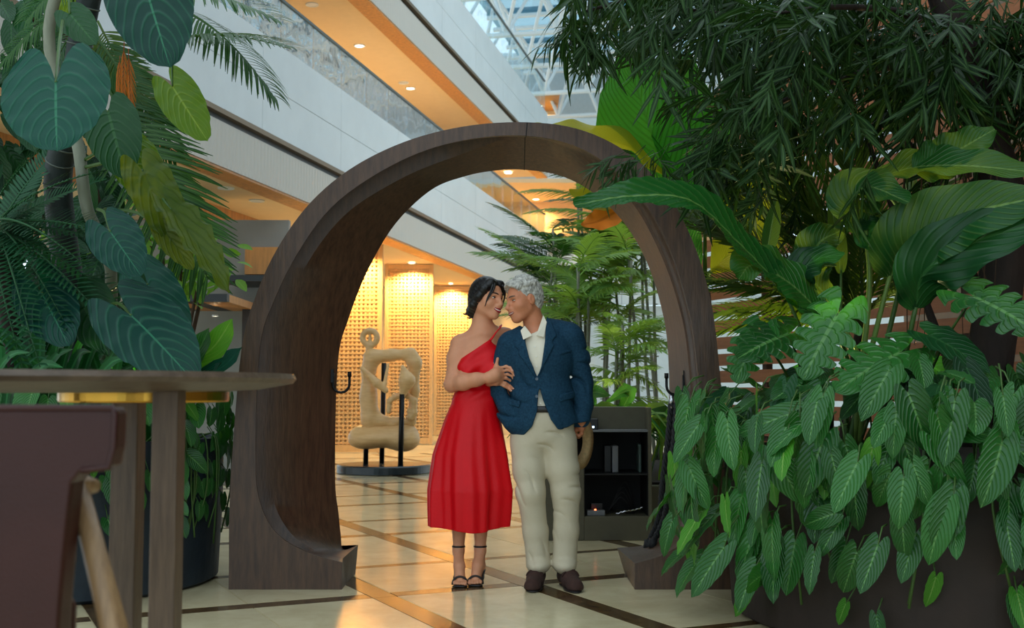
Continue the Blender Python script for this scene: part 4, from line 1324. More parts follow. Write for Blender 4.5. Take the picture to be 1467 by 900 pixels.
# ---------------------------------------------------------------- person in the blue blazer
def build_blue():
    T = thing('person', 'person in a blue blazer, cream shirt and beige trousers, hand in pocket', 'person', (0.19, 6.57, 0))
    Y = 6.57
    A = lambda px, py, dy=0.0: at(px, py, Y + dy)
    HD = Head(A(750, 430, -0.01), (-0.86, -0.49, -0.16), (-0.14, 0.03, 1.0), 0.99)
    HD.lid = M_BROW_M; HD.low = M_SKIN_M; HD.mw = 0.032; HD.eyeh = 0.0026
    g = Grid((-0.16, 6.22, 0.0), (0.52, 6.88, 1.78), VOX)
    HD.skin(g, 1.06)
    nb = A(768, 474, 0.03)
    g.chain([HD.P(0, -0.028, -0.045), lerp(HD.P(0, -0.035, -0.09), nb, 0.5), nb], [0.058, 0.057, 0.066], 0.014)
    shR, shL = A(733, 489, 0.01), A(816, 478, 0.01)
    g.cone(shR, shL + Vector((-0.03, 0, -0.02)), 0.05, 0.05, 0.05)
    g.ell(A(775, 515), (0.15, 0.10, 0.16), 0.05); g.ell(A(776, 590), (0.14, 0.10, 0.14), 0.05)
    elR, wrR = A(719, 562, 0.05), A(737, 603, -0.03)
    elL, wrL = A(836, 548, 0.05), A(833, 599, 0.03)
    g.chain([shR, elR, wrR], [0.05, 0.04, 0.028], 0.02); g.chain([shL + Vector((-0.01, 0, -0.02)), elL, wrL], [0.045, 0.04, 0.028], 0.02)
    # hanging hand: palm and fingers curled round the hat brim
    hc = Vector((0.394, 6.615, 0.905))
    knk = [Vector((0.394, 6.612 + 0.014 * q, 0.878 - 0.003 * q)) for q in range(4)]
    fing = [[p, p + Vector((0.002, 0.010, -0.030)), p + Vector((-0.014, 0.016, -0.044)), p + Vector((-0.030, 0.016, -0.034))] for p in knk]
    hand(g, wrL, None, knk, fing, [hc + Vector((-0.010, -0.004, -0.004)), Vector((0.368, 6.632, 0.872)), Vector((0.354, 6.648, 0.850))], 0.0095)
    # pocketed hand
    pk = A(752, 622, -0.035)
    knk2 = [pk + Vector((-0.012 + 0.010 * q, -0.004 * q, -0.01)) for q in range(4)]
    hand(g, wrR, None, knk2, [[p, p + Vector((0.004, -0.004, -0.04)), p + Vector((0.008, 0.004, -0.07))] for p in knk2], [pk + Vector((-0.015, 0, 0.02)), pk + Vector((0.03, -0.02, -0.0)), pk + Vector((0.04, -0.02, -0.03))], 0.0095)
    ankles = [A(771, 806, 0.03), A(809, 806, 0.02)]
    knees = [A(759, 705, -0.02), A(810, 705, 0.0)]
    hips = [A(757, 630, 0.01), A(802, 630, 0.01)]
    toes = [Vector((at(762, 840, 6.42).x, 6.405, 0.03)), Vector((at(825, 842, 6.40).x, 6.385, 0.03))]
    for i in (0, 1):
        g.chain([hips[i], knees[i], ankles[i]], [0.08, 0.055, 0.036], 0.03)
        g.chain([ankles[i], lerp(ankles[i], toes[i], 0.5) + Vector((0, 0, -0.022)), toes[i] + Vector((0, 0.03, 0))], [0.032, 0.026, 0.018], 0.02)
    body = g.mesh('body', M_SKIN_M, T)
    HD.features(body, M_LIPM, M_BROW_M, 1.1, 0.0045, 0.004)
    # stubble is left to the skin; short wavy grey hair
    h = Grid(tuple(HD.c - Vector((0.15, 0.17, 0.13))), tuple(HD.c + Vector((0.17, 0.17, 0.16))), 0.0030)
    h.ell(HD.P(0, -0.024, 0.044), [0.084, 0.100, 0.090], 0.02, 'u', HD.fr)
    h.ell(HD.P(0, -0.062, -0.005), [0.072, 0.055, 0.075], 0.03, 'u', HD.fr)
    rnd = random.Random(4)
    for k in range(85):                                   # curls along hairline and crown
        a = rnd.uniform(-1.9, 1.9); e = rnd.uniform(0.35, 1.35)
        p = HD.P(0.084 * math.sin(a) * math.cos(e), -0.024 + 0.100 * math.cos(a) * math.cos(e), 0.044 + 0.090 * math.sin(e))
        h.ell(p, [0.018, 0.015, 0.015], 0.006, 'u')
    for q in np.linspace(-1, 1, 9):
        h.cone(HD.P(q * 0.055, 0.055 - 0.02 * q * q, 0.108 - 0.02 * q * q), HD.P(q * 0.06, 0.086 - 0.03 * q * q, 0.098 - 0.028 * q * q), 0.020, 0.014, 0.01)
    h.ell(HD.P(0, 0.118, -0.020), [0.086, 0.094, 0.112], 0.010, 's', HD.fr)
    h.ell(HD.P(0, 0.03, -0.135), [0.12, 0.085, 0.10], 0.010, 's', HD.fr)
    for q in (-1, 1):
        h.ell(HD.P(q * 0.085, 0.0, -0.015), [0.03, 0.026, 0.036], 0.008, 's', HD.fr)
    h.D += (0.0022 * np.sin(150 * h.ax[2][None, None, :] + 4 * np.sin(90 * h.ax[0][:, None, None]))* np.sin(140 * h.ax[0][:, None, None] + 120 * h.ax[1][None, :, None])).astype(np.float32)
    h.mesh('hair', M_HAIR_M, T)
    # shirt: torso front, visible in the jacket opening
    s = Grid((-0.08, 6.36, 0.80), (0.44, 6.80, 1.53), 0.0045)
    s.ell(A(775, 520), (0.165, 0.115, 0.19), 0.05); s.ell(A(776, 590), (0.155, 0.112, 0.16), 0.06)
    s.cone(A(745, 486, 0.01), A(805, 480, 0.01), 0.058, 0.058, 0.05)
    s.cone(nb + Vector((0, 0, -0.03)), nb + Vector((-0.006, 0.004, 0.024)), 0.082, 0.078, 0.03)
    s.cone(nb + Vector((-0.012, -0.03, 0.02)), nb + Vector((-0.02, -0.06, 0.14)), 0.064, 0.085, 0.0, 's')
    s.put(lambda X, Yq, Z: (0.5 * (X - nb.x) + (nb.z + 0.022) - Z - 0.9 * np.abs(Yq - nb.y - 0.04) * 0 + 0.35 * (Yq - nb.y)).astype(np.float32) * 0.8, (nb.x - 0.14, nb.y - 0.14, nb.z - 0.05), (nb.x + 0.14, nb.y + 0.14, nb.z + 0.12), 0.0, 's')
    s.D += wrinkle(s.ax[0][:, None, None], s.ax[1][None, :, None], s.ax[2][None, None, :], 60, 0.0018, 1.0).astype(np.float32)
    shirt = s.mesh('shirt', M_SHIRT, T)
    # collar wings
    for (pts, nm) in ((((752, 467, -0.075), (763, 481, -0.098), (750, 487, -0.10), (746, 474, -0.07)), 'collar'), (((768, 481, -0.098), (778, 452, -0.02), (783, 462, -0.05), (779, 484, -0.092)), 'collar')):
        q = [A(*p) for p in pts]
        n_ = (q[1] - q[0]).cross(q[3] - q[0]).normalized()
        if n_.y > 0: n_ = -n_
        b = MB(); b.add(q + [p + n_ * 0.006 for p in q], [(0,3,2,1),(4,5,6,7),(0,1,5,4),(1,2,6,5),(2,3,7,6),(3,0,4,7)])
        b.build(nm, M_SHIRT, shirt, bevel=0.002)
    for (px, py, dy) in ((766, 497, -0.113), (768, 511, -0.115), (769, 525, -0.116), (774, 578, -0.115)):
        c = A(px, py, dy)
        b = MB(); b.tube([c, c + Vector((0, -0.004, 0))], 0.0048, 10); b.build('button', M_TEETH, shirt)
    # trousers
    t = Grid((-0.10, 6.34, 0.05), (0.46, 6.80, 1.03), 0.0042)
    t.ell(A(777, 604), (0.178, 0.122, 0.13), 0.04); t.ell(A(778, 626, 0.01), (0.182, 0.118, 0.09), 0.04)
    Lg = [[A(757, 640, 0.01), A(758, 672, -0.005), A(760, 705, -0.02), A(767, 760, 0.02), A(771, 806, 0.03)], [A(801, 640, 0.01), A(806, 672, 0.0), A(811, 705, 0.0), A(811, 760, 0.02), A(809, 806, 0.02)]]
    Rg = [0.102, 0.088, 0.078, 0.068, 0.066]
    for L_ in Lg:
        t.chain(L_, Rg, 0.03)
        t.ell(L_[4] + Vector((0.0, -0.032, -0.012)), (0.064, 0.086, 0.044), 0.02)
    t.put(lambda X, Yq, Z: (Z - (0.062 + 0.10 * np.clip(6.50 - Yq, -0.05, 0.2))).astype(np.float32) + 0 * X + 0 * Yq, (-0.1, 6.3, 0.0), (0.5, 6.9, 0.10), 0.0, 's')
    t.put(lambda X, Yq, Z: (0.985 - Z).astype(np.float32) + 0 * X + 0 * Yq, (-0.1, 6.3, 0.96), (0.5, 6.9, 1.1), 0.0, 's')
    tx, ty, tz_ = t.ax[0][:, None, None], t.ax[1][None, :, None], t.ax[2][None, None, :]
    amp = 0.35 + 0.7 * np.exp(-((tz_ - 0.19) / 0.06) ** 2) + 0.7 * np.exp(-((tz_ - 0.52) / 0.10) ** 2) + 0.8 * np.exp(-((tz_ - 0.82) / 0.08) ** 2)
    t.D += (wrinkle(tx, ty, tz_, 46, 0.0075, 0.3) * amp).astype(np.float32)
    t.D += (0.004 * np.exp(-((tx - A(757, 640).x - 0.02) / 0.006) ** 2) * 0).astype(np.float32)
    tr = t.mesh('trousers', M_CHINO, T, 2)
    b = MB()
    for a in [0]:
        pts = [Vector((A(776, 585).x + 0.166 * math.cos(q), Y + 0.118 * math.sin(q), A(776, 586).z)) for q in np.linspace(0, 2 * math.pi, 41)]
    b.tube(pts, 0.018, 8, caps=False, flat=0.35, upv=(1, 0, 0)); b.build('belt', M_BLACKL, tr, smooth=True)
    # jacket
    j = Grid((-0.18, 6.28, 0.80), (0.54, 6.90, 1.56), 0.0042)
    def torso(gr, o=0.0):
        gr.ell(A(775, 514), (0.188 + o, 0.132 + o, 0.20 + o), 0.05)
        gr.ell(A(776, 572), (0.186 + o, 0.134 + o, 0.16 + o), 0.06)
        gr.ell(A(778, 606, 0.005), (0.205 + o, 0.142 + o, 0.13 + o), 0.06)
        gr.cone(A(735, 488, 0.01), A(766, 470, 0.035), 0.058 + o, 0.05 + o, 0.04)
        gr.cone(A(814, 477, 0.01), A(776, 466, 0.04), 0.062 + o, 0.052 + o, 0.04)
    def sleeves(gr, o=0.0):
        gr.chain([A(730, 494, 0.01), A(720, 528, 0.035), A(718, 562, 0.05), A(726, 590, -0.01), A(734, 606, -0.035)], [0.070 + o, 0.066 + o, 0.060 + o, 0.054 + o, 0.050 + o], 0.025)
        gr.chain([A(819, 484, 0.01), A(828, 515, 0.03), A(834, 548, 0.04), A(836, 580, 0.025), A(834, 601, 0.012)], [0.072 + o, 0.066 + o, 0.058 + o, 0.052 + o, 0.047 + o], 0.022)
    torso(j); sleeves(j)
    # hem: rounded fronts, level back
    hz = [A(*q) for q in ((705, 616), (724, 618), (738, 624), (750, 623), (762, 610), (769, 588), (771, 560), (773, 556), (777, 572), (788, 600), (798, 614), (806, 615), (820, 607), (838, 604), (860, 604))]
    hx_, hzz = [p.x for p in hz], [p.z for p in hz]
    back_z = A(776, 612).z
    j.put(lambda X, Yq, Z: (Z - np.where(Yq < Y + 0.02, np.interp(X, hx_, hzz), back_z)).astype(np.float32) * 0.7, (-0.2, 6.2, 0.75), (0.6, 6.95, 1.12), 0.0, 's')
    # remove the solid bottom so trousers hang free
    # V opening over the shirt
    vp = [(p.x, p.z) for p in (A(755, 470), A(752, 490), A(758, 515), A(769, 541), A(775, 525), A(781, 490), A(784, 455), A(781, 430), A(745, 430), A(735, 450))]
    j.put(lambda X, Yq, Z: np.maximum(d_poly(X, Z, vp)[:, :, :] if False else d_poly(np.broadcast_to(X, np.broadcast(X, Z).shape), np.broadcast_to(Z, np.broadcast(X, Z).shape), vp), Yq - (Y + 0.02)).astype(np.float32), (vp[0][0] - 0.1, 6.2, 1.1), (vp[6][0] + 0.1, 6.62, 1.62), 0.0, 's')
    j.cone(nb + Vector((0, 0, -0.04)), nb + Vector((-0.03, -0.02, 0.2)), 0.078, 0.092, 0.0, 's')
    base = j.D.copy()
    jx, jy, jz = j.ax[0][:, None, None], j.ax[1][None, :, None], j.ax[2][None, None, :]
    amp = 0.5 + 1.0 * np.exp(-((jz - 1.10) / 0.10) ** 2) + 1.4 * np.exp(-((jx + 0.06) / 0.07) ** 2) * np.exp(-((jz - 1.0) / 0.14) ** 2) + 0.9 * np.exp(-((jx - 0.40) / 0.06) ** 2)
    j.D = base + (wrinkle(jx, jy, jz, 40, 0.0075, 1.7) * amp).astype(np.float32)
    # front overlap seam
    xs_ = np.interp(np.asarray(j.ax[2]), [A(0, 575).z, A(0, 541).z], [A(771, 575).x, A(768, 541).x])[None, None, :]
    j.D += (0.004 * np.exp(-((jx - xs_) / 0.004) ** 2) * (jy < Y) * ((jz > A(0, 556).z) & (jz < A(0, 541).z))).astype(np.float32)
    jk = j.mesh('blazer', M_JACKET, T, 2)
    def overlay(name, poly, th, m_, front=True, src=base):
        q = [(A(*p).x, A(*p).z) for p in poly]
        k_ = Grid(tuple(j.lo), (0, 0, 0), j.h) if False else None
        gr = Grid.__new__(Grid); gr.lo = j.lo; gr.h = j.h; gr.n = j.n; gr.ax = j.ax
        pl = d_poly(np.broadcast_to(jx[:, 0, :], (j.n[0], j.n[2])), np.broadcast_to(jz[0, :, :], (j.n[0], j.n[2])), q)[:, None, :]
        D = np.maximum(np.maximum(src - th, pl), np.broadcast_to(jy - (Y - 0.0), src.shape))
        D = np.maximum(D, -(src + 0.012))
        gr.D = D.astype(np.float32)
        return gr.mesh(name, m_, jk, 1)
    overlay('lapel', ((746, 474), (739, 480), (737, 497), (744, 503), (742, 508), (768, 543), (764, 528), (757, 512), (752, 490)), 0.009, M_LAPEL)
    overlay('lapel', ((783, 452), (790, 462), (797, 482), (790, 490), (793, 496), (769, 543), (775, 525), (780, 490)), 0.009, M_LAPEL)
    overlay('pocket_flap', ((800, 566), (822, 560), (823, 570), (801, 576)), 0.008, M_LAPEL)
    overlay('pocket_flap', ((729, 571), (745, 575), (744, 584), (729, 580)), 0.008, M_LAPEL)
    overlay('breast_pocket', ((800, 505), (817, 501), (818, 505), (801, 510)), 0.006, M_LAPEL)
    for (px, py, dy) in ((769, 543, -0.150), (769, 568, -0.152)):
        c = A(px, py, dy)
        b = MB(); b.tube([c + Vector((0, 0.012, 0)), c + Vector((0, -0.003, 0))], 0.0085, 14); b.build('button', mat('horn_button', lin(70, 84, 98), 0.3), jk)
    # loafers
    for i in (0, 1):
        an, to = ankles[i], toes[i]
        hl = Vector((an.x, an.y + 0.03, 0.05))
        w = Grid((min(hl.x, to.x) - 0.09, to.y - 0.09, 0.0), (max(hl.x, to.x) + 0.09, hl.y + 0.09, 0.17), 0.0040)
        d_ = (to - hl); d_.z = 0; d_.normalize()
        w.cone(Vector((hl.x, hl.y, 0.046)), lerp(hl, to, 0.55) + Vector((0, 0, 0.005)), 0.040, 0.044, 0.02)
        w.cone(lerp(hl, to, 0.5) + Vector((0, 0, 0.0)), Vector((to.x, to.y, 0.036)), 0.046, 0.036, 0.02)
        w.ell(lerp(hl, to, 0.92) + Vector((0, 0, -0.01)), (0.046, 0.06, 0.034), 0.02)
        w.cone(hl + Vector((0, 0, 0.01)), hl + Vector((0, 0, 0.04)), 0.040, 0.038, 0.02)
        tongue = lerp(hl, to, 0.46)
        w.cone(tongue + Vector((0, 0, 0.02)), tongue + d_ * -0.012 + Vector((0, 0, 0.052)), 0.042, 0.034, 0.02)
        w.put(lambda X, Yq, Z: (Z - 0.012).astype(np.float32) + 0 * X + 0 * Yq, (w.lo[0], w.lo[1], -0.1), (w.lo[0] + 0.5, w.lo[1] + 0.6, 0.012), 0.0, 's')
        sh = w.mesh('loafer', M_SUEDE, T, 2)
        so = MB()
        cpts = [lerp(Vector((hl.x, hl.y + 0.036, 0.007)), Vector((to.x, to.y - 0.050, 0.007)), q) for q in np.linspace(0, 1, 12)]
        so.tube(cpts, [0.024, 0.038, 0.041, 0.040, 0.038, 0.039, 0.044, 0.048, 0.048, 0.044, 0.034, 0.016], 14, flat=0.15, upv=(0, 0, 1))
        so.build('sole', M_SOLE, sh, smooth=True)
        sd = Vector((d_.y, -d_.x, 0))
        st = tongue + d_ * 0.015
        pts = [st + sd * 0.046 * math.cos(a) + Vector((0, 0, 0.022 + 0.040 * math.sin(a))) for a in np.linspace(0.1, math.pi - 0.1, 11)]
        MB().tube(pts, 0.010, 6, flat=0.5).build('penny_strap', M_SUEDE, sh, smooth=True)
    return T
build_blue()
# straw hat held behind
M_STRAW = mat('straw', lin(206, 172, 122), 0.8, var=0.2, scale=60, bump=0.5, bscale=200)
hp = Vector((0.405, 6.79, 0.785))
hat = thing('straw_hat', 'straw hat held low behind the blue blazer', 'hat', hp)
b = MB()
b.lathe([(0.0005, 0.115), (0.055, 0.112), (0.078, 0.10), (0.088, 0.03), (0.092, 0.004), (0.150, 0.0), (0.152, -0.005), (0.09, -0.004), (0.084, 0.03), (0.074, 0.094), (0.0005, 0.104)], (0, 0, 0), 40)
_c = Vector((-0.87, 0.48, 0.06)).normalized()                # crown points behind the leg
_q = _c.to_track_quat('Z', 'Y')
R_ = Matrix.Translation(hp) @ _q.to_matrix().to_4x4()
b.v = [tuple(R_ @ Vector(p)) for p in b.v]
b.build('hat_body', M_STRAW, hat, smooth=True)
b = MB(); b.lathe([(0.0885, 0.034), (0.0935, 0.006), (0.0935, 0.005), (0.087, 0.034)], (0, 0, 0), 40)
b.v = [tuple(R_ @ Vector(p)) for p in b.v]
b.build('hat_band', M_BLACKL, hat, smooth=True)

# ================================================================== SCULPTURE
M_SCULP = mat('pale_carved_wood', lin(206, 160, 104), 0.45, col2=lin(228, 188, 132), scale=5, stretch=(1, 1, 6), bump=0.1, bscale=20)
M_BASE = mat('dark_plinth', lin(34, 44, 50), 0.25)
def sculpture():
    Y = 15.6
    A = lambda px, py, dy=0.0: at(px, py, Y + dy)
    c = A(550, 668); c.z = 0
    T = thing('wood_sculpture', 'abstract carved pale wood sculpture on a round dark plinth', 'sculpture', c)
    b = MB(); b.lathe([(0.60, 0.001), (0.625, 0.01), (0.625, 0.10), (0.61, 0.115), (0.3, 0.115)], c, 64); b.build('plinth', M_BASE, T)
    for (px, py, dy) in ((527, 545, -0.05), (550, 520, 0.2), (576, 565, -0.25)):
        p = A(px, py, dy)
        MB().tube([Vector((p.x - 0.02 if px < 560 else p.x - 0.015, Y + dy, 0.11)), p], 0.034, 10).build('rod', M_BLACK, T, smooth=True)
    def piece_(name, fn, lo, hi, h=0.012):
        g = Grid(lo, hi, h); fn(g); return g.mesh(name, M_SCULP, T, 2)
    x0, x1 = A(495, 0).x, A(615, 0).x
    def seat(g):
        g.ell(A(541, 628), (0.36, 0.24, 0.13), 0.05); g.ell(A(578, 630), (0.22, 0.22, 0.16), 0.1); g.ell(A(520, 630), (0.18, 0.2, 0.11), 0.1)
        g.cone(A(515, 622), A(585, 619), 0.1, 0.1, 0.1)
    piece_('seat_block', seat, (x0, Y - 0.35, 0.2), (x1, Y + 0.35, 0.75))
    def frame(g):
        g.chain([A(530, 612), A(526, 570), A(528, 530), A(533, 512), A(560, 509), A(588, 508), A(594, 520), A(593, 560), A(590, 605)], [0.085, 0.08, 0.085, 0.10, 0.07, 0.075, 0.085, 0.06, 0.06], 0.08)
        g.chain([A(534, 592), A(545, 604), A(565, 606), A(585, 603)], [0.06, 0.08, 0.07, 0.05], 0.06)
        g.cone(A(530, 600), A(530, 560), 0.10, 0.09, 0.1)
    piece_('frame_loop', frame, (x0, Y - 0.3, 0.45), (x1, Y + 0.3, 1.75))
    def ring(g):
        pts = [A(530 + 10.5 * math.cos(a), 484 - 10.5 * math.sin(a)) for a in np.linspace(0, 2 * math.pi, 17)]
        g.chain(pts, [0.035] * 17, 0.02)
        g.cone(A(529, 497), A(529, 506), 0.045, 0.05, 0.03); g.cone(A(530, 493), A(530, 478), 0.028, 0.018, 0.02)
    piece_('ring_head', ring, (A(510, 0).x, Y - 0.15, 1.45), (A(550, 0).x, Y + 0.15, 1.98), 0.010)
    def blade(g):
        g.chain([A(519, 528, -0.2), A(540, 549, -0.2), A(553, 560, -0.2)], [0.03, 0.055, 0.035], 0.03)
        g.cone(A(551, 552, -0.18), A(556, 522, -0.1), 0.03, 0.018, 0.03)
    piece_('slanted_blade', blade, (A(510, 0).x, Y - 0.35, 0.95), (A(565, 0).x, Y + 0.1, 1.6), 0.010)
    def fin(g):
        g.chain([A(577, 526, -0.22), A(583, 545, -0.22), A(576, 568, -0.22)], [0.03, 0.105, 0.04], 0.04)
    piece_('leaf_fin', fin, (A(560, 0).x, Y - 0.4, 0.9), (A(605, 0).x, Y - 0.0, 1.55), 0.010)
    def arch_(g):
        g.chain([A(557, 590, -0.1), A(558, 575, -0.1), A(566, 568, -0.1), A(582, 566, -0.1), A(593, 574, -0.1), A(593, 592, -0.1), A(588, 598, -0.1), A(586, 588, -0.1)], [0.035, 0.035, 0.04, 0.04, 0.04, 0.045, 0.04, 0.03], 0.03)
    piece_('small_loop', arch_, (A(548, 0).x, Y - 0.3, 0.65), (A(606, 0).x, Y + 0.1, 1.2), 0.010)
sculpture()
# ================================================================== PLANTS
G = lin
LM = dict(
    philo=leaf_mat('philodendron_leaf', G(12, 62, 26), G(50, 120, 44), G(104, 156, 84), 0.28, 0.18, 9, 0.9, 0.30, 0.03, 0.6, spec=0.5),
    philo_y=leaf_mat('young_philodendron_leaf', G(46, 120, 30), G(84, 150, 46), G(140, 180, 90), 0.32, 0.25, 9, 0.9, 0.3, 0.03, 0.4),
    teal=leaf_mat('teal_heart_leaf', G(4, 46, 42), G(10, 74, 60), G(54, 124, 92), 0.45, 0.15, 8, 1.0, 0.28, 0.012, 0.5, spec=0.25),
    lime=leaf_mat('lime_heart_leaf', G(60, 110, 24), G(112, 140, 34), G(150, 175, 70), 0.38, 0.35, 8, 1.0, 0.3, 0.02, 0.4),
    varie=leaf_mat('yellow_mottled_leaf', G(50, 84, 22), G(104, 116, 36), G(40, 76, 22), 0.4, 0.35, 5, 1.2, 0.55, 0.02, 0.4),
    paddle=leaf_mat('paddle_leaf', G(14, 66, 30), G(40, 104, 34), G(110, 146, 76), 0.33, 0.18, 20, 0.4, 0.28, 0.025, 0.5, tcol=G(120, 150, 36)),
    ribbed=leaf_mat('ribbed_paddle_leaf', G(16, 72, 32), G(42, 106, 38), G(110, 146, 76), 0.20, 0.18, 19, 0.26, 0.15, 0.03, 0.4),
    palm=leaf_mat('palm_leaflet', G(14, 50, 22), G(46, 92, 34), G(70, 110, 50), 0.38, 0.22, 2, 0.3, 0.05, 0.06, 0.1),
    palmy=leaf_mat('olive_palm_leaflet', G(34, 66, 24), G(72, 100, 38), G(96, 120, 56), 0.42, 0.3, 2, 0.3, 0.05, 0.06, 0.1),
    palmb=leaf_mat('bright_palm_leaflet', G(62, 108, 52), G(124, 158, 88), G(150, 190, 90), 0.45, 0.35, 2, 0.3, 0.05, 0.06, 0.1),
    fern=leaf_mat('fern_leaflet', G(8, 46, 34), G(24, 78, 46), G(50, 100, 60), 0.5, 0.15, 2, 0.3, 0.05, 0.06, 0.1),
    needle=leaf_mat('narrow_dark_leaf', G(9, 34, 15), G(36, 66, 26), G(64, 92, 50), 0.42, 0.14, 1, 0.2, 0.02, 0.07, 0.1, spec=0.16),
    fan=leaf_mat('pleated_fan_leaf', G(24, 108, 26), G(62, 144, 36), G(14, 70, 16), 0.36, 0.4, 22, 0.9, 0.7, 0.012, 0.8, tcol=G(96, 176, 44)),
    fany=leaf_mat('yellow_pleated_leaf', G(92, 122, 24), G(150, 152, 40), G(64, 92, 18), 0.4, 0.45, 22, 0.9, 0.45, 0.012, 0.8),
    strap=leaf_mat('strap_leaf', G(12, 62, 34), G(36, 104, 52), G(60, 130, 76), 0.4, 0.2, 1, 0.1, 0.02, 0.10, 0.1),
    small=leaf_mat('small_tree_leaf', G(50, 104, 34), G(104, 150, 54), G(120, 160, 70), 0.42, 0.35, 5, 0.9, 0.15, 0.04, 0.2),
    dead=leaf_mat('dry_brown_leaf', G(140, 70, 24), G(186, 110, 40), G(110, 54, 20), 0.7, 0.3, 2, 0.3, 0.1, 0.05, 0.2),
    dark=leaf_mat('deep_green_leaf', G(10, 44, 26), G(26, 76, 36), G(54, 100, 54), 0.36, 0.15, 8, 0.9, 0.25, 0.025, 0.4),
)
M_STEM = mat('green_stem', G(60, 92, 34), 0.5, var=0.2, scale=10)
M_STEMY = mat('pale_green_stalk', G(104, 130, 58), 0.45, var=0.15, scale=10)
M_BARK = mat('dark_bark', G(38, 26, 20), 0.85, var=0.4, scale=14, stretch=(1, 1, 0.3), bump=0.8, bscale=30)
M_BROWNSTEM = mat('brown_twig', G(70, 50, 34), 0.8, var=0.3, scale=20)
M_SOIL = mat('dark_soil', G(24, 18, 13), 0.95, var=0.4, scale=30, bump=0.8, bscale=60)
M_GREYSTEM = mat('grey_cane', G(126, 130, 112), 0.6, var=0.2, scale=20, stretch=(1, 1, 0.2))

def grid_mesh(name, m, fn, nl, nw, skip=None):
    vs = []; uv = []; fs = []
    for i in range(nl + 1):
        v = i / nl
        for j in range(nw + 1):
            s = -1 + 2.0 * j / nw
            vs.append(fn(v, s)); uv.append((0.5 + 0.5 * s, v))
    for i in range(nl):
        for j in range(nw):
            if skip and skip((i + 0.5) / nl, -1 + 2.0 * (j + 0.5) / nw):
                continue
            a = i * (nw + 1) + j
            fs.append((a, a + 1, a + nw + 2, a + nw + 1))
    me = bpy.data.meshes.new(name)
    me.from_pydata(vs, [], fs); me.update()
    lay = me.uv_layers.new(name='UVMap')
    li = np.empty(len(me.loops), np.int32); me.loops.foreach_get('vertex_index', li)
    lay.data.foreach_set('uv', np.array(uv, np.float32)[li].ravel())
    me.polygons.foreach_set('use_smooth', [True] * len(me.polygons))
    me.materials.append(m)
    return me

def heart_fn(W=0.36, lobe=0.30, fold=0.25, droop=0.12, ruf=0.03, ph=0.0, nr=4):
    def fn(v, s):
        w = W * ((v * 0.92 + 0.08) ** 0.42) * ((1 - v) ** 0.72) * 1.75 + 0.0015
        a = abs(s)
        x = s * w
        y = v - lobe * math.sin(math.pi * 0.74 * a ** 0.85) * (1 - v) ** 2.2
        z = fold * a * w - droop * v * v * 1.0 + ruf * math.sin(nr * 6.28 * v + ph + (1 if s > 0 else 0)) * a * a - 0.10 * a * a * w
        return (x, y, z)
    return fn
def oval_fn(W=0.2, fold=0.2, droop=0.15, ruf=0.01, ph=0.0, nr=3, pw=0.75):
    def fn(v, s):
        w = W * (math.sin(math.pi * min(1, v * 0.96 + 0.02)) ** pw) + 0.001
        a = abs(s)
        return (s * w, v, fold * a * w - droop * v * v + ruf * math.sin(nr * 6.28 * v + ph) * a * a)
    return fn
ME = {}
for k in range(3):
    ME['philo%d' % k] = grid_mesh('philodendron_leaf', LM['philo'], heart_fn(0.27 + 0.02 * k, 0.22, 0.22 + 0.08 * k, 0.10 + 0.06 * k, 0.02, k * 2.0), 9, 6)
    ME['philoy%d' % k] = grid_mesh('young_leaf', LM['philo_y'], heart_fn(0.25 + 0.02 * k, 0.20, 0.22 + 0.08 * k, 0.10 + 0.06 * k, 0.02, k * 2.0), 9, 6)
    ME['dark%d' % k] = grid_mesh('deep_leaf', LM['dark'], heart_fn(0.30 + 0.03 * k, 0.26, 0.2 + 0.08 * k, 0.10 + 0.08 * k, 0.03, k * 2.0), 9, 6)
    ME['pothos%d' % k] = grid_mesh('pothos_leaf', LM['philo'], heart_fn(0.40, 0.18, 0.2 + 0.08 * k, 0.08 + 0.06 * k, 0.02, k), 7, 6)
    ME['oval%d' % k] = grid_mesh('oval_leaf', LM['dark'], oval_fn(0.17 + 0.04 * k, 0.25, 0.12 + 0.1 * k), 8, 4)
    ME['small%d' % k] = grid_mesh('small_leaf', LM['small'], oval_fn(0.22 + 0.03 * k, 0.25, 0.1 + 0.1 * k), 4, 2)
ME['teal'] = grid_mesh('teal_leaf', LM['teal'], heart_fn(0.44, 0.62, 0.10, 0.10, 0.02, 0.4, 5), 18, 14)
ME['teal2'] = grid_mesh('teal_leaf', LM['teal'], heart_fn(0.36, 0.45, 0.22, 0.16, 0.025, 1.4, 5), 18, 14)
ME['lime'] = grid_mesh('lime_leaf', LM['lime'], heart_fn(0.34, 0.30, 0.15, 0.10, 0.03, 1.0, 5), 16, 12)
ME['varie'] = grid_mesh('mottled_leaf', LM['varie'], heart_fn(0.26, 0.25, 0.45, 0.18, 0.05, 0.5, 5), 16, 12)
_hf = heart_fn(0.44, 0.40, 0.12, 0.16, 0.02, 0.0)
def monstera_fn(v, s):
    q = (v * 7.0 + (0.5 if s > 0 else 0.0)) % 1.0
    notch = max(0.0, 1 - abs(q - 0.5) / 0.22) * (1.0 if 0.08 < v < 0.88 else 0.0)
    return _hf(v, s * (1 - 0.55 * notch * abs(s)))
ME['monstera'] = grid_mesh('monstera_leaf', LM['philo'], monstera_fn, 70, 12)

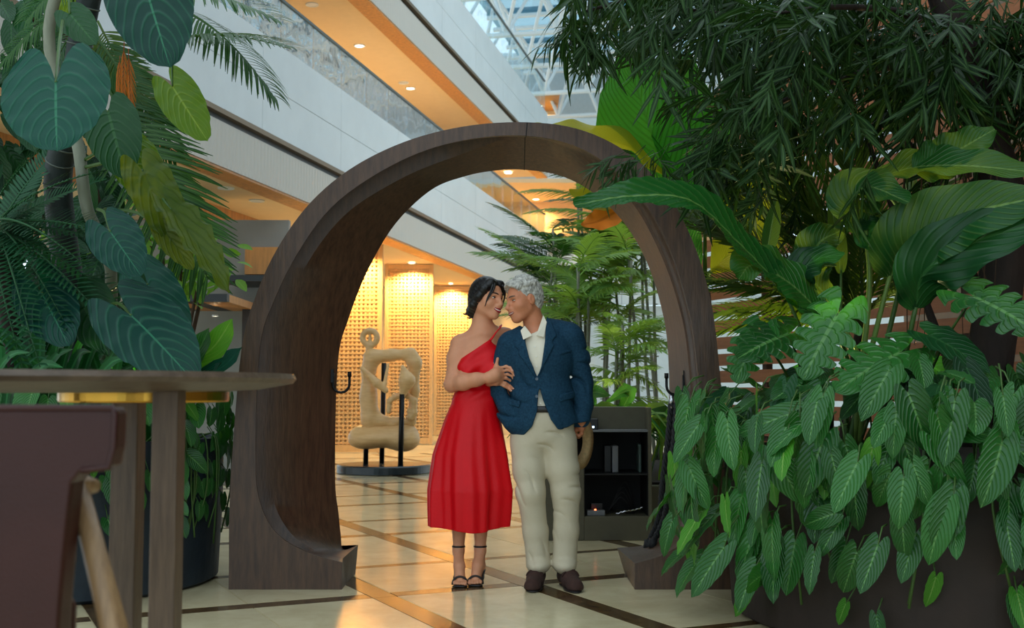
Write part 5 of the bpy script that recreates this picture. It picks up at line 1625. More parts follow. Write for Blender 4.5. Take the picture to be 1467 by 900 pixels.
def orient(base, tip, normal, wscale=1.0):
    b = Vector(base); y = Vector(tip) - b
    L = y.length; y.normalize()
    n = Vector(normal); n = n - y * n.dot(y)
    if n.length < 1e-4: n = y.orthogonal()
    n.normalize()
    x = y.cross(n)
    M = Matrix(((x.x * L * wscale, y.x * L, n.x * L, b.x), (x.y * L * wscale, y.y * L, n.y * L, b.y), (x.z * L * wscale, y.z * L, n.z * L, b.z), (0, 0, 0, 1)))
    return M
def add_leaf(T, key, base, tip, normal, name='leaf', ws=1.0):
    return inst(name, ME[key] if isinstance(key, str) else key, T, orient(base, tip, normal, ws))
def stem(T, pts, r, m=M_STEM, name='stem', seg=7, n=14):
    P = [Vector(p) for p in spline(pts, n)]
    R = [lerp(r[0], r[1], i / (n - 1)) for i in range(n)] if hasattr(r, '__len__') else r
    return MB().tube(P, R, seg).build(name, m, T, smooth=True)
def rv(r, s=1.0):
    return Vector((r.gauss(0, s), r.gauss(0, s), r.gauss(0, s)))

def paddle(T, pts, hw_, m, up, name='leaf', fold=0.15, ruf=0.015, nr=4, ph=0.0, prof=None, nl=30, nw=10, rib=0.0):
    C = [Vector(p) for p in spline(pts, nl + 1)]
    up = Vector(up)
    def fn(v, s):
        i = int(round(v * nl))
        t = (C[min(i + 1, nl)] - C[max(i - 1, 0)]).normalized()
        sd = t.cross(up)
        if sd.length < 1e-4: sd = t.orthogonal()
        sd.normalize(); n = sd.cross(t)
        w = hw_ * (prof(v) if prof else (math.sin(math.pi * min(1, 0.03 + 0.955 * v ** 0.8)) ** 0.6)) + 0.001
        a = abs(s)
        p = C[i] + sd * (s * w) + n * (fold * a * w + ruf * math.sin(nr * 6.28 * v + ph + (1.3 if s > 0 else 0)) * a * a + rib * math.sin(6.2832 * 19 * (v - 0.13 * a)) * min(1, a * 4))
        return tuple(p)
    me = grid_mesh(name, m, fn, nl, nw)
    return inst(name, me, T, Matrix.Identity(4))

def frond_mesh(name, m, n=26, ll=0.36, lw=0.018, droop=0.25, ang=55, hang=0.25, seed=0, taper=0.5, base0=0.12):
    """pinnate frond along +y, unit length"""
    r = random.Random(seed)
    vs = []; fs = []; uv = []
    def rach(t):
        return Vector((0, t, -droop * t * t))
    # rachis
    mb = MB(); mb.tube([rach(t) for t in np.linspace(0, 1, 12)], [0.010 * (1 - 0.85 * t) + 0.001 for t in np.linspace(0, 1, 12)], 5)
    vs += [tuple(p) for p in mb.v]; fs += mb.f; uv += [(0.5, 0.5)] * len(mb.v)
    for i in range(n):
        t = base0 + (1 - base0) * (i + 0.5) / n
        L = ll * (math.sin(math.pi * (0.12 + 0.80 * t)) ** 0.6) * (1 - taper * t * 0.3)
        for sd in (-1, 1):
            a = math.radians(ang * (1 - 0.55 * t) + r.uniform(-5, 5))
            o = rach(t)
            d = Vector((sd * math.sin(a), math.cos(a), 0.12 + r.uniform(-0.05, 0.05))).normalized()
            k = 4
            b0 = len(vs)
            for q in range(k + 1):
                u = q / k
                p = o + d * (L * u) + Vector((0, 0, -hang * L * u * u * 1.6))
                w = lw * (math.sin(math.pi * (0.10 + 0.88 * u)) ** 0.7)
                wd = Vector((-d.y * sd, d.x * sd, 0)).normalized()
                vs.append(tuple(p + wd * w)); vs.append(tuple(p - wd * w))
                uv.append((0.2, u)); uv.append((0.8, u))
            for q in range(k):
                c = b0 + 2 * q
                fs.append((c, c + 1, c + 3, c + 2))
    me = bpy.data.meshes.new(name); me.from_pydata(vs, [], fs); me.update()
    lay = me.uv_layers.new(name='UVMap')
    li = np.empty(len(me.loops), np.int32); me.loops.foreach_get('vertex_index', li)
    lay.data.foreach_set('uv', np.array(uv, np.float32)[li].ravel())
    me.polygons.foreach_set('use_smooth', [True] * len(me.polygons))
    me.materials.append(m)
    return me
for k in range(3):
    ME['frond%d' % k] = frond_mesh('palm_frond', LM['palm'], 30, 0.34, 0.010, 0.18 + 0.10 * k, 58, 0.20 + 0.1 * k, k)
    ME['olive%d' % k] = frond_mesh('palm_frond', LM['palmy'], 34, 0.30, 0.0115, 0.18 + 0.12 * k, 58, 0.15 + 0.08 * k, k + 5)
    ME['bright%d' % k] = frond_mesh('palm_frond', LM['palmb'], 20, 0.36, 0.016, 0.20 + 0.15 * k, 55, 0.25 + 0.1 * k, k + 9)
    ME['fern%d' % k] = frond_mesh('fern_frond', LM['fern'], 30, 0.17, 0.012, 0.25 + 0.15 * k, 75, 0.1, k + 12)
ME['dead'] = frond_mesh('dry_frond', LM['dead'], 14, 0.3, 0.012, 0.1, 30, 0.3, 3)
ME['fanpalm'] = None

def scatter(T, keys, n, pos, size, tipd, nrm, r, name='leaf', jt=0.35, jn=0.35):
    for i in range(n):
        p = pos(r)
        d = (Vector(tipd(p, r)) + rv(r, jt)).normalized()
        nn = (Vector(nrm(p, r)) + rv(r, jn)).normalized()
        L = r.uniform(*size)
        add_leaf(T, r.choice(keys), p, p + d * L, nn, name)

# ---------------------------------------------------------------- right planter, trailing philodendron
R = random.Random(11)
M_PLBR = mat('dark_brown_planter', G(40, 27, 20), 0.7, var=0.25, scale=6, bump=0.4, bscale=12)
PC = Vector((2.22, 5.79, 0)); PR = 1.15
pl = thing('round_planter', 'dark brown round planter under the trailing philodendron', 'planter', PC)
b = MB(); b.lathe([(PR - 0.06, 0.001), (PR - 0.03, 0.02), (PR, 0.5), (PR, 0.80), (PR - 0.05, 0.80), (PR - 0.07, 0.70)], PC, 72); b.build('pot', M_PLBR, pl, smooth=False)
b = MB(); b.lathe([(PR - 0.075, 0.70), (PR - 0.4, 0.78), (0.2, 0.80)], PC, 48); b.build('soil', M_SOIL, pl, smooth=True)
ph = thing('trailing_philodendron', 'dense philodendron with heart leaves spilling over the brown planter', 'plant', PC + Vector((-0.3, -0.5, 0.8)))
stm = MB()
def hang_leaf(phi, z, rr, L, key, r, outw=0.45):
    o = Vector((math.cos(phi), math.sin(phi), 0))
    p = PC + o * rr; p.z = z
    d = Vector((0, 0, -1)) * 0.9 + o * r.uniform(0.0, outw) + rv(r, 0.28)
    d.normalize()
    n = o + Vector((0, -0.25, 0.45)) + rv(r, 0.30)
    add_leaf(ph, key, p, p + d * L, n)
    q = p - o * 0.10 + Vector((0, 0, 0.08)) + rv(r, 0.03)
    stm.tube([q, lerp(q, p, 0.5) + Vector((0, 0, 0.03)), p], [0.004, 0.0035, 0.003], 5)
n_l = 0
while n_l < 205:                                            # skirt
    phi = R.uniform(math.radians(158), math.radians(302))
    deg = math.degrees(phi)
    zmin = piece(deg, [158, 190, 215, 240, 270, 302], [0.22, 0.06, 0.10, 0.34, 0.46, 0.5])
    u = R.random() ** 0.75
    z = zmin + 0.12 + (1.08 - zmin - 0.12) * u
    hang_leaf(phi, z, PR + 0.04 + R.random() * (0.12 if deg < 172 else 0.27 if deg < 222 else 0.16) + 0.04 * math.sin(z * 3), R.uniform(0.16, 0.27), R.choice(['philo0', 'philo1', 'philo2', 'philo0', 'philo1', 'philoy0' if deg < 235 else 'philo2']), R, 0.2 if deg < 172 else 0.55)
    n_l += 1
for i in range(105):                                        # dome
    a = R.uniform(0, 2 * math.pi); q = math.sqrt(R.random()) * (PR + 0.02)
    p = PC + Vector((math.cos(a) * q, math.sin(a) * q, 0))
    if p.y > PC.y + 0.55: continue
    p.z = 1.02 + 0.16 * (1 - (q / PR) ** 2) + R.uniform(-0.06, 0.10)
    o = (p - PC); o.z = 0
    d = o * 0.6 + Vector((-0.2, -0.7, -0.35)) + rv(R, 0.4)
    n = Vector((0, -0.55, 0.9)) + rv(R, 0.3)
    L = R.uniform(0.18, 0.28)
    add_leaf(ph, R.choice(['philo0', 'philo1', 'philo2', 'dark0']), p, p + d.normalized() * L, n)
    stm.tube([p + Vector((0.02, 0.06, -0.25)), p + Vector((0, 0.03, -0.05)), p], [0.005, 0.004, 0.003], 5)
for i in range(10):                                         # young shoots low on the pot
    phi = R.uniform(math.radians(225), math.radians(300))
    hang_leaf(phi, R.uniform(0.16, 0.42), PR + 0.05, R.uniform(0.12, 0.17), 'philoy1' if i % 2 else 'philo1', R)
for i in range(16):                                         # vines
    phi = R.uniform(math.radians(165), math.radians(295))
    o = Vector((math.cos(phi), math.sin(phi), 0))
    pts = [PC + o * (PR - 0.1) + Vector((0, 0, 0.8)), PC + o * (PR + 0.05) + Vector((0, 0, 0.85)), PC + o * (PR + 0.10) + Vector((0, 0, 0.6)), PC + o * (PR + 0.05) + rv(R, 0.05) + Vector((0, 0, R.uniform(0.2, 0.4)))]
    stm.tube([Vector(p) for p in spline(pts, 12)], 0.006, 5)
tag(stm.build('vine_stems', M_STEM, ph, smooth=True), kind='stuff')

# monstera in the same planter
mo = thing('monstera', 'split leaf monstera rising from the philodendron beside the slatted fence', 'plant', Vector((1.55, 6.3, 0.8)))
def petleaf(T, key, base, tip, normal, root, r=0.008, m=M_STEM, sag=0.06, ws=1.0, name='leaf'):
    b_ = Vector(base); ro = Vector(root)
    lf = add_leaf(T, key, base, tip, normal, name, ws)
    stem(T, [ro, lerp(ro, b_, 0.55) + Vector((0, 0, sag)), b_], (r, r * 0.7), m, 'petiole')
    return lf
rt = Vector((1.62, 6.25, 0.85))
petleaf(mo, 'monstera', at(1130, 478, 5.9), at(1062, 500, 5.65), (0, -0.75, 0.65), rt)
petleaf(mo, 'monstera', at(1200, 450, 5.72), at(1150, 535, 5.58), (-0.2, -0.85, 0.5), rt)
petleaf(mo, 'monstera', at(1085, 478, 5.9), at(1052, 540, 5.75), (-0.3, -0.7, 0.6), rt)
petleaf(mo, 'monstera', at(1395, 425, 5.5), at(1500, 470, 5.2), (0, -0.85, 0.5), Vector((2.0, 5.9, 0.9)))
petleaf(mo, 'monstera', at(1290, 505, 5.6), at(1200, 545, 5.4), (0, -0.6, 0.8), Vector((1.8, 6.0, 0.85)))
petleaf(mo, 'dark1', at(1330, 480, 5.6), at(1420, 520, 5.35), (0, -0.7, 0.7), Vector((2.0, 5.9, 0.9)))

# bird of paradise with large paddle leaves
bp_ = thing('bird_of_paradise', 'large paddle-leaved plant reaching over the philodendron toward the arch', 'plant', Vector((1.78, 6.15, 0.8)))
r0 = Vector((1.80, 6.15, 0.8))
def sp_(pts, r=(0.020, 0.012), m=M_STEM):
    return stem(bp_, [r0 + Vector(((pts[-1][0] - 1240) * 0.0008, 0, 0))] + [at(*p) for p in pts], r, m, 'leaf_stalk')
sp_([(1232, 545, 6.1), (1205, 470, 6.0)])
paddle(bp_, [at(1205, 470, 6.0), at(1130, 420, 5.85), at(1062, 352, 5.65), at(990, 288, 5.45), at(905, 281, 5.3), at(822, 294, 5.2)], 0.125, LM['ribbed'], (0.15, -0.75, 0.66), fold=0.25, ruf=0.012, nl=190, nw=12, rib=0.0045)
sp_([(1240, 540, 6.15), (1185, 425, 6.1)], (0.016, 0.010), M_STEMY)
paddle(bp_, [at(1188, 428, 6.1), at(1160, 392, 6.05), at(1172, 350, 6.0), at(1205, 330, 6.0)], 0.13, LM['paddle'], (0.25, -0.95, 0.1), fold=0.1, ruf=0.03, ph=1)
sp_([(1238, 500, 6.05), (1246, 400, 6.0), (1240, 330, 5.95)], (0.018, 0.012), M_STEMY)
paddle(bp_, [at(1240, 330, 5.95), at(1222, 290, 5.9), at(1245, 268, 5.8), at(1302, 290, 5.65)], 0.14, LM['paddle'], (-0.05, -0.85, 0.5), fold=0.2, ruf=0.02, ph=2)
paddle(bp_, [at(1262, 318, 5.95), at(1245, 335, 5.95), at(1270, 345, 5.9), at(1300, 330, 5.85)], 0.09, LM['dark'], (0, -1, 0.1), fold=0.3, ruf=0.02)
sp_([(1245, 520, 6.0), (1275, 395, 5.9)], (0.018, 0.012), M_STEMY)
paddle(bp_, [at(1275, 398, 5.9), at(1305, 345, 5.75), at(1380, 308, 5.55), at(1500, 280, 5.3)], 0.19, LM['paddle'], (0.1, -0.95, 0.25), fold=0.1, ruf=0.02, ph=0.5)
paddle(bp_, [at(1252, 258, 6.0), at(1310, 240, 5.85), at(1390, 238, 5.7), at(1510, 250, 5.6)], 0.12, LM['paddle'], (0.05, -0.8, 0.6), fold=0.3, ruf=0.015, ph=1.5)
paddle(bp_, [at(1310, 245, 5.85), at(1360, 222, 5.8), at(1425, 185, 5.75)], 0.12, LM['paddle'], (-0.3, -0.9, 0.3), fold=0.1, ruf=0.02)
sp_([(1275, 470, 6.1), (1300, 330, 6.05), (1255, 258, 6.0)], (0.016, 0.010))
sp_([(1290, 530, 5.9), (1312, 440, 5.8)], (0.018, 0.012))
paddle(bp_, [at(1312, 442, 5.8), at(1325, 390, 5.7), at(1400, 345, 5.5), at(1510, 315, 5.3)], 0.17, LM['dark'], (0.2, -0.9, 0.3), fold=0.2, ruf=0.02, ph=2.2)
sp_([(1215, 520, 6.1), (1180, 452, 5.95)], (0.016, 0.010))
paddle(bp_, [at(1180, 452, 5.95), at(1130, 405, 5.85), at(1080, 380, 5.75), at(1058, 400, 5.7)], 0.14, LM['paddle'], (-0.1, -0.8, 0.6), fold=0.2, ruf=0.02, ph=0.2)
paddle(bp_, [at(1165, 440, 6.0), at(1140, 400, 5.95), at(1170, 372, 5.9), at(1210, 365, 5.85)], 0.10, LM['dark'], (0.1, -0.8, 0.6), fold=0.2, ruf=0.015)
sp_([(1205, 500, 6.2), (1205, 390, 6.15)], (0.010, 0.007))
paddle(bp_, [at(1204, 392, 6.15), at(1198, 340, 6.15), at(1188, 275, 6.1)], 0.045, LM['paddle'], (0, -1, 0), fold=0.5, ruf=0.0)
paddle(bp_, [at(1098, 365, 6.2), at(1105, 325, 6.2), at(1112, 288, 6.2)], 0.045, LM['paddle'], (0, -1, 0), fold=0.5, ruf=0.0)
sp_([(1150, 480, 6.2), (1098, 365, 6.2)], (0.012, 0.008))

# ---------------------------------------------------------------- slatted timber fence
M_FENCE = mat('cedar_slat', G(150, 92, 56), 0.6, var=0.2, scale=3, stretch=(1, 1, 12), bump=0.1)
M_POST = mat('fence_post', G(70, 46, 32), 0.7, var=0.2)
FD = Vector((0.349, -0.937, 0)); F0 = Vector((1.75, 11.55, 0))
fence = thing('slatted_fence', 'tall cedar fence of horizontal slats behind the plants', 'fence', F0 + FD * 2.5)
ang_f = math.atan2(FD.y, FD.x)
def fslat(z0, z1, s0, s1, t=0.022, off=0.0):
    M = Matrix.Translation(F0) @ Matrix.Rotation(ang_f, 4, 'Z')
    b = MB(); b.box((s0, off, z0), (s1, off + t, z1), M); return b
rf = random.Random(3)
for k in range(25):
    z = 0.06 + k * 0.158
    cut = 2.2 + rf.uniform(-0.5, 0.5)
    fslat(z, z + 0.112, 0.0, cut - 0.003).build('slat', M_FENCE, fence)
    fslat(z, z + 0.112, cut + 0.003, 6.0).build('slat', M_FENCE, fence)
for s in (0.05, 1.3, 2.55, 3.8, 5.05):
    fslat(0.001, 4.0, s, s + 0.07, 0.06, 0.024).build('post', M_POST, fence)

# ---------------------------------------------------------------- narrow-leaved tree over the right side
def spray_mesh(name, seed, n=15):
    r = random.Random(seed)
    mb = MB(); uv = []
    mb.tube([(0, 0, 0), (0, 0.5, -0.03), (0, 1.0, -0.12)], [0.010, 0.007, 0.003], 4)
    uv += [(0.5, 0.5)] * len(mb.v)
    for i in range(n):
        t = 0.25 + 0.75 * (i + r.random()) / n
        o = Vector((0, t, -0.12 * t * t))
        a = r.uniform(0, 6.28)
        sp = r.uniform(0.35, 0.85)
        d = Vector((math.cos(a) * sp, 0.75 - 0.2 * sp, math.sin(a) * sp * 0.8 - 0.35)).normalized()
        L = r.uniform(0.38, 0.62); w = r.uniform(0.024, 0.036)
        sd = d.cross(Vector((0.2, 0.1, 1))).normalized()
        sd = (sd + rv(r, 0.3)); sd = (sd - d * sd.dot(d)).normalized()
        k = 4; base = len(mb.v)
        for q in range(k + 1):
            u = q / k
            p = o + d * (L * u) + Vector((0, 0, -0.18 * L * u * u))
            ww = w * math.sin(math.pi * (0.06 + 0.92 * u)) ** 0.8
            mb.v.append(tuple(p + sd * ww)); mb.v.append(tuple(p - sd * ww)); uv += [(0.25, u), (0.75, u)]
        for q in range(k):
            c = base + 2 * q; mb.f.append((c, c + 1, c + 3, c + 2))
    me = bpy.data.meshes.new(name); me.from_pydata(mb.v, [], mb.f); me.update()
    lay = me.uv_layers.new(name='UVMap')
    li = np.empty(len(me.loops), np.int32); me.loops.foreach_get('vertex_index', li)
    lay.data.foreach_set('uv', np.array(uv, np.float32)[li].ravel())
    me.polygons.foreach_set('use_smooth', [True] * len(me.polygons))
    me.materials.append(LM['needle'])
    return me
SPR = [spray_mesh('leaf_spray', 20 + k, 13 + 2 * k) for k in range(4)]
tr_b = Vector((2.52, 6.35, 0.72))
tree = thing('weeping_podocarpus', 'tall tree with narrow drooping dark leaves beside the slatted fence', 'tree', tr_b)
trunk_pts = [tr_b, at(1440, 330, 6.4), at(1415, 200, 6.4), at(1385, 90, 6.4), at(1350, -20, 6.4), at(1320, -160, 6.4)]
stem(tree, trunk_pts, (0.125, 0.085), M_BARK, 'trunk', 14, 30)
BR = [
    [(1352, -10, 6.4), (1220, -40, 6.2), (1060, -40, 6.0), (930, -10, 5.8), (835, 18, 5.7)],
    [(1370, 40, 6.4), (1250, 20, 6.6), (1130, 30, 6.7), (1040, 20, 6.6), (960, 10, 6.5)],
    [(1395, 110, 6.4), (1290, 95, 6.2), (1180, 120, 6.0), (1110, 150, 5.9), (1050, 165, 5.8)],
    [(1385, 80, 6.4), (1440, 40, 6.2), (1500, 30, 6.0)],
    [(1410, 100, 6.4), (1330, 90, 6.6), (1220, 95, 6.8), (1130, 160, 7.0), (1060, 230, 7.1)],
    [(1335, -60, 6.4), (1180, -70, 6.9), (1000, -50, 7.3), (880, -20, 7.4)],
    [(1375, 60, 6.4), (1300, 20, 5.9), (1200, 10, 5.6), (1100, 20, 5.5)],
    [(1400, 130, 6.4), (1450, 110, 6.6), (1520, 120, 6.6)],
    [(1425, 240, 6.4), (1340, 300, 6.9), (1290, 330, 7.1)],
]
for bpts in BR:
    stem(tree, [at(*p) for p in bpts], (0.028, 0.007), M_BARK, 'branch', 7, 18)
Rt = random.Random(5)
spots = []
WT = [1.2, 1.2, 1.0, 0.8, 0.9, 1.1, 1.0, 0.7, 0.15]
for bi, bpts in enumerate(BR):
    C = spline([at(*p) for p in bpts], 40)
    for k in range(int(74 * WT[bi])):
        i = min(39, int((Rt.random() ** 0.75) * 40))
        p = Vector(C[i]) + Vector((Rt.gauss(0, 0.16), Rt.gauss(0, 0.22), Rt.gauss(-0.02, 0.15)))
        out = Vector(C[min(39, i + 1)]) - Vector(C[max(0, i - 1)])
        out.normalize()
        d = (out * 0.5 + Vector((0, -0.1, -0.55)) + rv(Rt, 0.45)).normalized()
        L = Rt.uniform(0.26, 0.42)
        n = Vector((0, -0.3, 1)) + rv(Rt, 0.4)
        spots.append((p, d, L, n, Rt.randrange(4)))
# hanging tips that stand clear of the crown
for (px, py, Y) in ((838, 22, 5.7), (850, 18, 5.65), (862, 26, 5.7), (828, 30, 5.72), (880, 12, 5.75), (845, 36, 5.7), (925, 208, 5.7), (935, 215, 5.65), (900, 215, 5.7), (960, 205, 5.8), (985, 212, 5.8)):
    for q in range(2):
        spots.insert(0, (at(px, py, Y), (Vector((Rt.uniform(-0.9, 0.2), -0.1, -0.45)) + rv(Rt, 0.15)).normalized(), Rt.uniform(0.20, 0.26), Vector((0, -0.6, 0.8)) + rv(Rt, 0.3), Rt.randrange(4)))
def clear(s):
    p = s[0]
    x = 733.5 + FPX * p.x / p.y; y = 560 - FPX * (p.z - EYE.z) / p.y
    return p.z > 1.6 and not (x < 905 and y > 2) and not (x < 1015 and y > 40) and not (1150 < x < 1330 and 130 < y < 260 and s[4] < 2)
def fence_side(p):
    e = Vector(p) - Vector((1.75, 11.55, 0))
    return e.x * -0.937 - e.y * 0.349            # distance in front of the slatted fence
spots = spots[:22] + [s for s in spots[22:] if clear(s) and fence_side(s[0]) > 0.5]
spots = spots[:22] + sorted(spots[22:], key=lambda s: s[0].y)
for (p, d, L, n, k) in spots[:300]:
    inst('leaf_spray', SPR[k], tree, orient(p, p + d * L, n))
rest = MB(); ruv = []
for (p, d, L, n, k) in spots[300:]:
    M = orient(p, p + d * L, n)
    me = SPR[k]
    rest.add([M @ v.co for v in me.vertices], [tuple(q.vertices) for q in me.polygons])
    u_ = {}
    lay = me.uv_layers[0].data
    for q in me.polygons:
        for li in q.loop_indices: u_[me.loops[li].vertex_index] = tuple(lay[li].uv)
    ruv += [u_.get(i, (0.5, 0.5)) for i in range(len(me.vertices))]
if rest.v:
    tag(rest.build('inner_foliage', LM['needle'], tree, smooth=True, uv=ruv), kind='stuff')
hr = MB()
for i in range(26):                                          # hanging aerial roots at the trunk
    s_ = Rt.random()
    a = at(lerp(1300, 1440, s_) + Rt.gauss(0, 10), Rt.uniform(150, 330), Rt.uniform(6.2, 6.6))
    hr.tube([a, a + Vector((Rt.gauss(0, 0.02), 0, -0.3)), a + Vector((Rt.gauss(0, 0.05), 0.02, -0.75))], [0.005, 0.004, 0.002], 4)
tag(hr.build('aerial_roots', M_BROWNSTEM, tree), kind='stuff')
stem(tree, [at(1370, 540, 6.5), at(1340, 470, 6.6), at(1290, 330, 6.8), at(1245, 205, 6.9)], (0.030, 0.014), M_BARK, 'side_trunk')
stem(tree, [at(1385, 545, 6.5), at(1405, 430, 6.6), at(1330, 250, 6.8), at(1260, 150, 6.9)], (0.034, 0.014), M_BARK, 'side_trunk')

# ---------------------------------------------------------------- palms in front of the fence
R = random.Random(21)
pm = thing('feather_palm', 'feathery olive palm in front of the slatted fence', 'palm', Vector((2.05, 7.6, 0)))
rp_ = Vector((2.05, 7.6, 0.0))
crown = at(1235, 470, 7.5)
stem(pm, [rp_, lerp(rp_, crown, 0.6), crown], (0.06, 0.045), M_BARK, 'trunk', 10)
for i, (tx, ty, tY, k) in enumerate(((1000, 330, 7.35, 0), (1010, 400, 7.35, 1), (1040, 460, 7.3, 2), (1060, 270, 7.2, 0), (1110, 230, 7.4, 0), (1020, 300, 7.6, 1), (1160, 210, 7.3, 0), (1240, 240, 7.2, 0), (1330, 260, 7.2, 1), (1400, 330, 7.0, 1), (1090, 440, 7.0, 1), (1050, 360, 7.4, 0), (1130, 300, 7.8, 0), (1300, 400, 7.0, 2), (995, 440, 7.6, 2), (1035, 415, 7.3, 1), (1075, 400, 6.8, 1), (1120, 420, 6.9, 2), (1015, 350, 7.35, 0), (1150, 260, 6.9, 0), (1085, 310, 6.9, 0))):
    t_ = at(tx, ty, tY)
    add_leaf(pm, 'olive%d' % k, crown + Vector((0, 0, 0.02 * i % 0.1)), t_ + Vector((0, 0, 0.25 * (t_ - crown).length)), Vector((0, -0.5, 1)), 'frond')
# fan palm with huge pleated leaves behind the arch
fp = thing('pleated_fan_palm', 'palm with huge bright green pleated leaves behind the arch', 'palm', Vector((1.62, 8.75, 0)))
fc = at(1010, 420, 8.45)
stem(fp, [Vector((1.62, 8.75, 0)), lerp(Vector((1.62, 8.75, 0)), fc, 0.5), fc], (0.05, 0.04), M_BARK, 'trunk', 10)
def dia(v):
    return piece(v, [0, 0.12, 0.35, 0.55, 0.8, 1.0], [0.05, 0.45, 0.95, 1.0, 0.6, 0.02])
def fanleaf(T, pts, w, m, up, root):
    P = [at(p[0], p[1], p[2] + 0.45) for p in pts]
    stem(T, [Vector(root), lerp(Vector(root), P[0], 0.6) + Vector((0, 0, 0.05)), P[0]], (0.018, 0.012), M_STEM, 'petiole')
    paddle(T, P, w, m, up, 'pleated_leaf', 0.12, 0.02, 3, 0.3, dia, 40, 14)
fanleaf(fp, [(985, 330, 7.9), (950, 240, 7.8), (920, 150, 7.7), (890, 70, 7.7)], 0.42, LM['fan'], (-0.25, -0.95, 0.2), fc)
fanleaf(fp, [(1010, 330, 7.9), (1000, 250, 7.9), (985, 160, 7.9), (985, 75, 8.0)], 0.34, LM['fan'], (0.35, -0.9, 0.2), fc)
fanleaf(fp, [(960, 260, 7.8), (900, 210, 7.6), (830, 195, 7.4), (765, 180, 7.25)], 0.22, LM['fany'], (0, -0.65, 0.75), fc)
fanleaf(fp, [(990, 420, 7.9), (970, 370, 7.7), (960, 310, 7.6), (965, 250, 7.6)], 0.22, LM['fan'], (-0.5, -0.85, 0.2), fc)
fanleaf(fp, [(1020, 390, 7.9), (1070, 330, 7.8), (1090, 260, 7.7), (1120, 200, 7.7)], 0.30, LM['fany'], (0.2, -0.95, 0.2), fc)
# ================================================================== PALM GROVE SEEN THROUGH THE ARCH
R = random.Random(31)
bed = thing('planting_bed', 'low dark planting bed behind the grey cabinet', 'planter', (1.4, 11.5, 0))
MB().box((0.20, 9.3, 0.001), (1.72, 13.6, 0.34)).build('kerb_box', M_CAB, bed, bevel=0.01)
MB().box((0.25, 9.35, 0.33), (1.67, 13.55, 0.36)).build('soil', M_SOIL, bed)
def cane_palm(px, Y, ztop, nf, fl_, label, keys, lean=0.0, canes=3, by=0.34):
    x = (px - 733.5) / FPX * Y
    T = thing('bamboo_palm', label, 'palm', (x, Y, by), 'slender palms beyond the arch')
    for c in range(canes):
        b0 = Vector((x + R.uniform(-0.08, 0.08), Y + R.uniform(-0.08, 0.08), by))
        tp = Vector((x + lean + R.uniform(-0.15, 0.15), Y + R.uniform(-0.15, 0.15), ztop * R.uniform(0.78, 1.0)))
        cn_ = stem(T, [b0, lerp(b0, tp, 0.5) + Vector((R.uniform(-0.04, 0.04), 0, 0)), tp], (0.022, 0.013), M_GREYSTEM, 'cane', 7, 10)
        rg = MB()
        for q in range(1, 9):
            p = lerp(b0, tp, q / 9.5)
            rg.tube([p - Vector((0, 0, 0.006)), p + Vector((0, 0, 0.006))], 0.022, 7)
        rg.build('cane_node', M_GREYSTEM, cn_, smooth=True)
        for f in range(nf):
            a = R.uniform(0, 6.28)
            L = fl_ * R.uniform(0.75, 1.15)
            zz = tp.z - 0.12 * f * R.random()
            p = Vector((tp.x, tp.y, zz))
            d = Vector((math.cos(a), math.sin(a), R.uniform(0.1, 0.9))).normalized()
            if (p + d * L).x > 1.62: d.x = -abs(d.x)
            add_leaf(T, R.choice(keys), p, p + d * L, Vector((0, -0.3, 1)) + rv(R, 0.1), 'frond')
    return T
BK = ['bright0', 'bright1', 'bright2']
MK = ['frond0', 'bright1', 'bright0', 'frond1']
cane_palm(790, 12.2, 3.05, 7, 0.85, 'tallest slender palm with fronds hanging in front of the white gallery', MK, 0.05)
cane_palm(835, 11.2, 2.5, 6, 0.75, 'slender palm with pale canes rising behind the shoulder of the blue blazer', BK)
cane_palm(868, 12.8, 3.0, 7, 0.85, 'slender palm with many pale canes in the middle of the grove', BK, 0, 4)
cane_palm(905, 11.6, 2.7, 7, 0.8, 'slender palm with bright fronds above the grey cabinet', BK)
cane_palm(940, 12.4, 3.1, 7, 0.85, 'slender palm closest to the lit inner face of the arch', BK)
cane_palm(838, 13.2, 4.0, 6, 0.8, 'very tall slender palm whose crown clears the top of the arch', MK)
cane_palm(820, 13.3, 2.2, 5, 0.7, 'short slender palm at the back of the grove', MK)
cane_palm(885, 10.4, 1.75, 6, 0.6, 'low bushy palm directly behind the grey cabinet', BK, 0, 4)
# broad leaves and grasses at the foot of the grove
ug = thing('broad_leaf_clump', 'bright broad-leaved clump behind the grey cabinet', 'plant', (1.0, 9.7, 0.34))
for k in range(26):
    x = R.uniform(0.50, 1.30); Y = R.uniform(9.5, 10.1)
    b0 = Vector((x, Y, 0.36)); L = R.uniform(0.4, 0.75)
    tp = b0 + Vector((R.gauss(0, 0.2), abs(R.gauss(0.0, 0.10)), L))
    tp2 = tp + Vector((R.gauss(0, 0.2), max(-0.14, R.gauss(-0.05, 0.08)), R.uniform(-0.15, 0.12)))
    paddle(ug, [b0, lerp(b0, tp, 0.5) + Vector((0, 0.03, 0.03)), tp, tp2], R.uniform(0.05, 0.095), R.choice([LM['lime'], LM['paddle'], LM['philo_y'], LM['paddle']]), (R.gauss(0, 0.3), -0.9, 0.4), 'leaf', 0.25, 0.01, nl=12, nw=4,
           prof=lambda v: piece(v, [0, 0.35, 0.55, 0.75, 1], [0.08, 0.15, 0.85, 1.0, 0.02]))
gs = thing('arching_grass', 'arching narrow-leaved grass on top of the planting bed', 'plant', (0.75, 9.6, 0.34))
